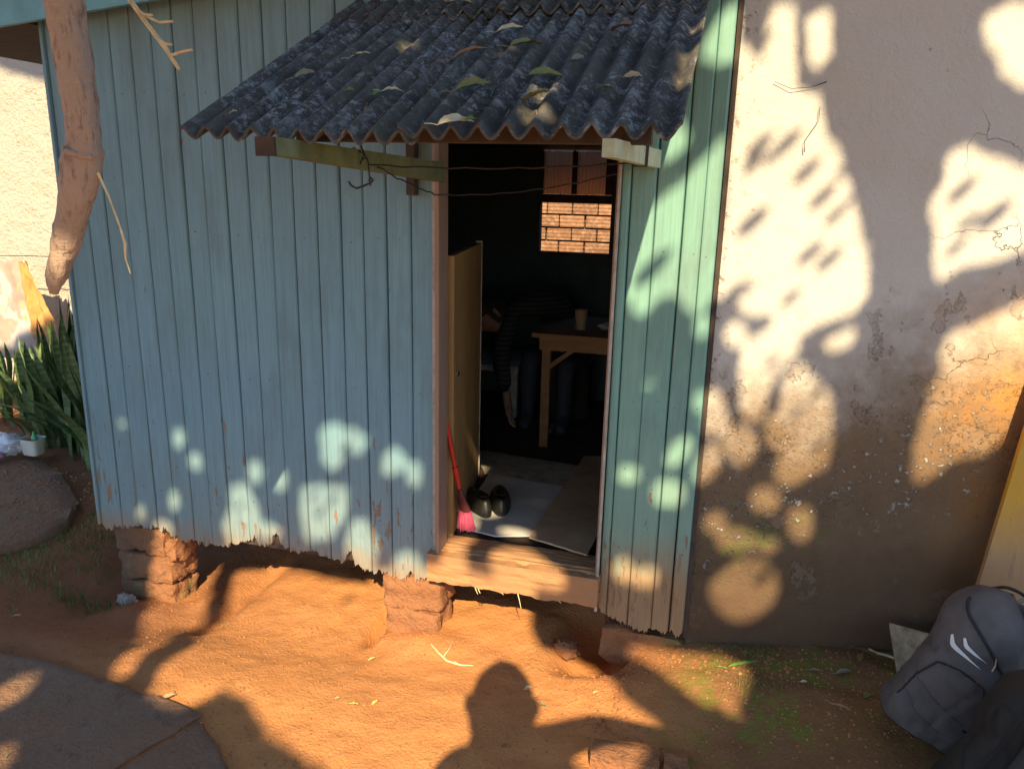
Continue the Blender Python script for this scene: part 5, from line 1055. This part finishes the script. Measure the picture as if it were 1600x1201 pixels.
# brown pine-like litter between corrugations, crumbs of soil, small grass
mb = MB()
for k in range(70):
    x = random.uniform(-1.2, -.13); y = random.uniform(1.62, 2.5); a = random.choice([random.uniform(-.4, .4) + 1.57, random.uniform(0, 3.14)]); L_ = random.uniform(.01, .05)
    z = rz(y) + .016; mb.tube([(x, y, z), (x + L_ * math.cos(a), y + L_ * math.sin(a), z + .46 * L_ * math.sin(a) + .004)], .0008, 4)
for k in range(700):
    y = 1.62 + .9 * random.random(); x = random.gauss(random.choice([-.45, -.6, -.85, -.25]), .09); x = min(-.13, max(-1.2, x)); x = round((x + .10) / PITCH) * PITCH - .10 + PITCH / 2 + jit(.010); s_ = random.uniform(.001, .0032); z = rz(y) - .011
    mb.hexa([(x + s_ * a + jit(.002), y + s_ * b_ + jit(.002), z + s_ * c_) for c_ in (0, 1.2) for a, b_ in ((-1, -1), (1, -1), (1, 1), (-1, 1))])
stuff(mb.build('roof_litter', M['leaf_grey']))
mb = MB()
def crumb(x, y, s_, sink=.3):
    z = gh(x, y) - s_ * sink; a = random.uniform(0, 3); ca, sa = math.cos(a) * s_, math.sin(a) * s_
    mb.hexa([(x + ca * p + -sa * q + jit(s_ * .3), y + sa * p + ca * q + jit(s_ * .3), z + h_ * s_ + jit(s_ * .2)) for h_, sh in ((0, 1), (1.2, .6)) for p, q in ((-sh, -sh), (sh, -sh), (sh, sh), (-sh, sh))])
for k in range(9000):
    x = random.uniform(-3.4, 1.0); y = random.uniform(1.5, 3.3)
    if x > -2.0 and y > 2.5 and random.random() < .5: continue
    crumb(x, y, random.choice([.0015, .002, .002, .003, .004]))
for k in range(260): crumb(-.20 + random.gauss(-.05, .06), random.uniform(2.12, 2.42), random.uniform(.0015, .0055))
for k in range(200): crumb(random.uniform(-.3, .35), 2.47 + random.gauss(0, .04), random.uniform(.0015, .006))
for k in range(260): crumb(random.uniform(-1.9, -.4), 2.50 + random.gauss(0, .05), random.uniform(.0015, .005))
for k in range(420):
    x = random.uniform(-3.9, -3.08); y = random.uniform(2.45, 3.4); s_ = random.uniform(.002, .006); mb.hexa([(x + a * s_, y + b_ * s_, .039 + c_ * s_) for c_ in (0, 1) for a, b_ in ((-1, -1), (1, -.8), (.9, 1), (-1, .8))])
for k in range(300):
    x = random.uniform(-2.5, -1.25); y = random.uniform(1.2, 1.78); s_ = random.uniform(.001, .0032); mb.hexa([(x + a * s_, y + b_ * s_, .02 + c_ * s_) for c_ in (0, 1) for a, b_ in ((-1, -1), (1, -.8), (.9, 1), (-1, .8))])
stuff(mb.build('soil_crumbs', M['clod']))
mb = MB()
for k in range(520):
    x = random.uniform(.2, 1.0); y = random.uniform(2.2, 2.75); s_ = random.uniform(.003, .007); z = gh(x, y); a = random.uniform(0, 3)
    mb.add([(x, y, z + .001), (x + s_ * math.cos(a), y + s_ * math.sin(a), z + .003), (x + s_ * 1.5 * math.cos(a + .6), y + s_ * 1.5 * math.sin(a + .6), z + .002)], [(0, 1, 2)])
stuff(mb.build('leaf_litter', M['leaf_tan']))
mb = MB()
def blade(x, y, h, z=None):
    z = gh(x, y) if z is None else z; a = random.uniform(0, 6.28); l_ = random.uniform(.2, .9) * h; w_ = h * .06 + .0006
    mb.add([(x - w_ * math.sin(a), y + w_ * math.cos(a), z), (x + w_ * math.sin(a), y - w_ * math.cos(a), z), (x + l_ * .4 * math.cos(a) + w_ * .7 * math.sin(a), y + l_ * .4 * math.sin(a) - w_ * .7 * math.cos(a), z + h * .7), (x + l_ * .4 * math.cos(a) - w_ * .7 * math.sin(a), y + l_ * .4 * math.sin(a) + w_ * .7 * math.cos(a), z + h * .7), (x + l_ * math.cos(a), y + l_ * math.sin(a), z + h)], [(0, 1, 2, 3), (3, 2, 4)])
for (cx, cy, sx, sy, n, h) in ((-2.92, 2.60, .10, .25, 700, .022), (-3.2, 2.42, .3, .05, 500, .018), (-2.55, 2.42, .12, .04, 160, .03), (.23, 2.52, .05, .06, 420, .010), (.22, 2.36, .06, .03, 300, .009), (.02, 2.02, .03, .03, 90, .014), (-2.85, 3.0, .15, .3, 500, .03), (.15, 2.56, .15, .015, 260, .008), (-2.05, 1.45, .08, .06, 160, .03)):
    for k in range(n): blade(random.gauss(cx, sx), random.gauss(cy, sy), h * random.uniform(.5, 1.3))
stuff(mb.build('grass', M['grass']))
# rootlets hanging under the sill
mb = MB()
for (x, l_) in ((-.63, .06), (-.80, .03), (-.79, .025), (-.70, .015), (-.48, .012)):
    mb.tube([(x, 2.50, .238), (x + .012, 2.49, .238 - l_ * .5), (x + .020, 2.487, .238 - l_)], [.0022, .0018, .001], 5)
stuff(mb.build('rootlets', M['twig'], house))
# thin roots / dry tendrils on the plaster
for i, (s0, z0, pth, lb_) in enumerate([(.10, 2.02, [(0, 0), (.05, -.02), (.11, -.015), (.15, .0)], 'short dark tendril clinging to the plaster near the top of the boards'), (.24, 1.95, [(0, 0), (.0, -.04), (-.02, -.075), (-.035, -.10), (-.03, -.13)], 'thin tendril with a shrivelled tip hanging on the sunlit plaster')]):
    P_ = [PWp(s0 + a, z0 + b_, -.010 - .004 * (k % 2)) for k, (a, b_) in enumerate(pth)]
    tag(MB().tube(P_, [.0009] * (len(P_) - 1) + [.002], 6).build('tendril', M['darkwood'], loc=P_[0]), lb_, 'tendril')

# hanging dead limb and twig near the lens, top left
BR = [(-1.262, 1.3, 2.45), (-1.243, 1.3, 2.05), (-1.236, 1.3, 1.93), (-1.228, 1.3, 1.83), (-1.232, 1.3, 1.75), (-1.262, 1.3, 1.66), (-1.300, 1.3, 1.57), (-1.335, 1.3, 1.50), (-1.352, 1.3, 1.452)]
mb = MB(); pp = []
for a, b_ in zip(BR[:-1], BR[1:]):
    for i in range(8): pp.append(Vector(a).lerp(Vector(b_), i / 8))
rr_ = [float(np.interp(p_.z, [1.45, 1.50, 1.58, 1.70, 1.75, 1.76, 1.83, 2.0, 2.45], [.006, .020, .027, .036, .034, .030, .033, .034, .036])) * (1 + .06 * fbm(p_.z, 1, 2, 9)) for p_ in pp]
mb.tube(pp, rr_, 18)
mb.v = [tuple(Vector(q) + Vector((.004 * fbm(q[0], q[1], q[2], 30) + .004 * fbm(q[0] * 5, q[1] * 5, q[2], 14), .004 * fbm(q[0] * 4, q[1] * 4, q[2] * .6, 22), .0))) for q in mb.v]
hb = thing('hanging_limb', 'dead brown broken-off limb hanging down in front of the blue corner', 'branch', (-1.24, 1.3, 2.45))
mb.build('limb', M['bark'], hb)
MB().tube([(-1.265, 1.285, 1.752), (-1.235, 1.262, 1.742), (-1.200, 1.285, 1.733)], [.006, .008, .006], 8).build('bark_ridge', M['bark'], hb)
MB().tube([(-1.205, 1.3, 1.705), (-1.185, 1.3, 1.66), (-1.165, 1.3, 1.60), (-1.158, 1.3, 1.57), (-1.160, 1.3, 1.54), (-1.152, 1.3, 1.51)], [.003, .002, .002, .003, .002, .001], 6).build('hanging_shoot', M['twig'], hb)
tw = thing('hanging_twig', 'bare twig, coloured pale as if sunlit, with four side shoots hanging at the top left', 'twig', (-1.33, 1.5, 2.16))
MB().tube([(-1.33, 1.5, 2.16), (-1.261, 1.5, 2.062), (-1.223, 1.5, 2.013), (-1.183, 1.5, 1.966), (-1.153, 1.5, 1.923)], [.006, .0055, .005, .005, .004], 8).build('stem', M['twig'], tw)
for pts_ in ([(-1.252, 1.5, 2.048), (-1.225, 1.495, 2.031), (-1.201, 1.49, 2.028)], [(-1.240, 1.5, 2.035), (-1.20, 1.51, 2.018), (-1.167, 1.51, 2.019)], [(-1.200, 1.5, 1.985), (-1.175, 1.49, 1.972), (-1.154, 1.485, 1.969)], [(-1.171, 1.5, 1.950), (-1.145, 1.5, 1.957), (-1.110, 1.49, 1.959)]):
    MB().tube(pts_, [.0035, .003, .0025], 6).build('side_shoot', M['twig'], tw)

# ---------------------------------------------------------------- the tree behind the camera, whose foliage dapples the light
tree = thing('broadleaf_tree', 'tall leafy tree behind the viewer whose foliage throws the dappled shade', 'tree', (4.7, -6.4, 0))
gaps = [np.array(g_).reshape(-1, 2) for g_ in GAPS]
def in_gap(P):
    ins = np.zeros(len(P), bool)
    for g_ in gaps:
        lo = g_.min(0); hi = g_.max(0); m_ = (P[:, 0] > lo[0]) & (P[:, 0] < hi[0]) & (P[:, 1] > lo[1]) & (P[:, 1] < hi[1])
        if not m_.any(): continue
        q = P[m_]; c_ = np.zeros(len(q), bool); n = len(g_)
        for i in range(n):
            x1, y1 = g_[i]; x2, y2 = g_[(i + 1) % n]
            if y1 == y2: continue
            cr = ((y1 > q[:, 1]) != (y2 > q[:, 1])) & (q[:, 0] < (x2 - x1) * (q[:, 1] - y1) / (y2 - y1) + x1); c_ ^= cr
        ins[m_] |= c_
    return ins
NL = 200000
uu = rng.uniform(-5.6, 2.3, NL); vv = rng.uniform(.6, 5.9, NL); eu, ev = [], []
for g_ in gaps:                                   # small leaves crowd round every opening
    lo = g_.min(0) - .13; hi = g_.max(0) + .13; k = int(min(16000, (hi - lo).prod() * 16000))
    eu.append(rng.uniform(lo[0], hi[0], k)); ev.append(rng.uniform(lo[1], hi[1], k))
NS = sum(len(q) for q in eu); uu = np.concatenate([uu] + eu); vv = np.concatenate([vv] + ev); NL += NS
dd = rng.uniform(LEAF_D0, LEAF_D1, NL)
ctr = uu[:, None] * U_ + vv[:, None] * V_ + dd[:, None] * S_
ax = rng.normal(0, 1, (NL, 3)); ax[:, 2] -= .5; ax += .5 * U_; ax /= np.linalg.norm(ax, axis=1)[:, None]
nr_ = rng.normal(0, .6, (NL, 3)) + S_ * 1.0; sd_ = np.cross(nr_, ax); sd_ /= np.linalg.norm(sd_, axis=1)[:, None]
kind_ = rng.random(NL); kind_[-NS:] = 1; Ln = np.where(kind_ < .14, rng.uniform(.17, .26, NL), np.where(kind_ < .55, rng.uniform(.07, .13, NL), rng.uniform(.045, .07, NL))) * .5; Wd = Ln * rng.uniform(.34, .46, NL)
ok = np.ones(NL, bool)
for a, b_ in ((-.95, 0), (-.5, .7), (-.5, -.7), (0, .9), (0, -.9), (0, 0), (.5, .7), (.5, -.7), (.95, 0)):
    q = ctr + ax * (Ln * a)[:, None] + sd_ * (Wd * b_)[:, None]; ok &= ~in_gap(np.stack([q @ U_, q @ V_], 1))
# a few stray leaves inside the large openings
ok |= (rng.random(NL) < .0)
ctr, ax, sd_, Ln, Wd = ctr[ok], ax[ok], sd_[ok], Ln[ok], Wd[ok]
for (su, sv, sl) in STRAY:
    p_ = su * U_ + sv * V_ + (LEAF_D0 + .8) * S_; ctr = np.vstack([ctr, p_]); ax = np.vstack([ax, (U_ * .8 + V_ * .6)]); sd_ = np.vstack([sd_, (U_ * -.6 + V_ * .8)]); Ln = np.append(Ln, sl); Wd = np.append(Wd, sl * .36)
n = len(ctr); k = [(-1, 0, 0), (-.45, .85, .25), (.35, .8, .2), (1, 0, -.2), (.35, -.8, .2), (-.45, -.85, .25)]
nn_ = np.cross(ax, sd_)
vs = np.stack([ctr + ax * (Ln * a)[:, None] + sd_ * (Wd * b_)[:, None] + nn_ * (Wd * c_)[:, None] for a, b_, c_ in k], 1).reshape(-1, 3) - np.array(tree['_o'])
me = bpy.data.meshes.new('crown'); base = np.arange(n)[:, None] * 6
me.vertices.add(n * 6); me.vertices.foreach_set('co', vs.ravel().astype(np.float32))
q4 = np.concatenate([base + np.array([[0, 1, 2, 3]]), base + np.array([[0, 3, 4, 5]])], 1).reshape(-1).astype(np.int32)
me.loops.add(len(q4)); me.loops.foreach_set('vertex_index', q4); me.polygons.add(n * 2)
me.polygons.foreach_set('loop_start', np.arange(0, n * 8, 4, dtype=np.int32)); me.polygons.foreach_set('loop_total', np.full(n * 2, 4, np.int32)); me.update(); me.validate()
me.materials.append(M['foliage'])
cr = bpy.data.objects.new('crown', me); COL.objects.link(cr); cr.parent = tree; cr['kind'] = 'stuff'
tr = bez([(4.7, -6.4, -.1), (4.6, -6.3, 1.6), (4.4, -6.0, 3.4), (4.2, -5.6, 5.0), (4.0, -5.0, 7.0)])
MB().tube(tr, list(np.linspace(.24, .09, len(tr))), 14).build('trunk', M['bark'], tree)
cand = 0
for k in range(900):
    p0 = random.uniform(-5.4, 2.2) * U_ + random.uniform(.7, 5.8) * V_ + random.uniform(LEAF_D0, LEAF_D1) * S_
    d_ = np.array([random.gauss(.9, .5), random.gauss(-.1, .4), random.gauss(-.25, .35)]); d_ /= np.linalg.norm(d_); L_ = random.uniform(.5, 1.5)
    q = np.array([p0 + d_ * L_ * t for t in np.linspace(0, 1, 14)])
    q2 = np.stack([q @ U_, q @ V_], 1)
    if in_gap(np.vstack([q2, q2 + [.03, 0], q2 - [.03, 0], q2 + [0, .03], q2 - [0, .03]])).any(): continue
    pts_ = [Vector(p_) + Vector((0, 0, .02 * math.sin(i * 1.3))) for i, p_ in enumerate(q)]
    MB().tube(pts_, list(np.linspace(.006, .016, 14)), 6).build('branch', M['bark'], tree); cand += 1
    if cand >= 60: break
print('leaves', n, 'branches', cand)
for o in bpy.data.objects:
    if '_o' in o: del o['_o']
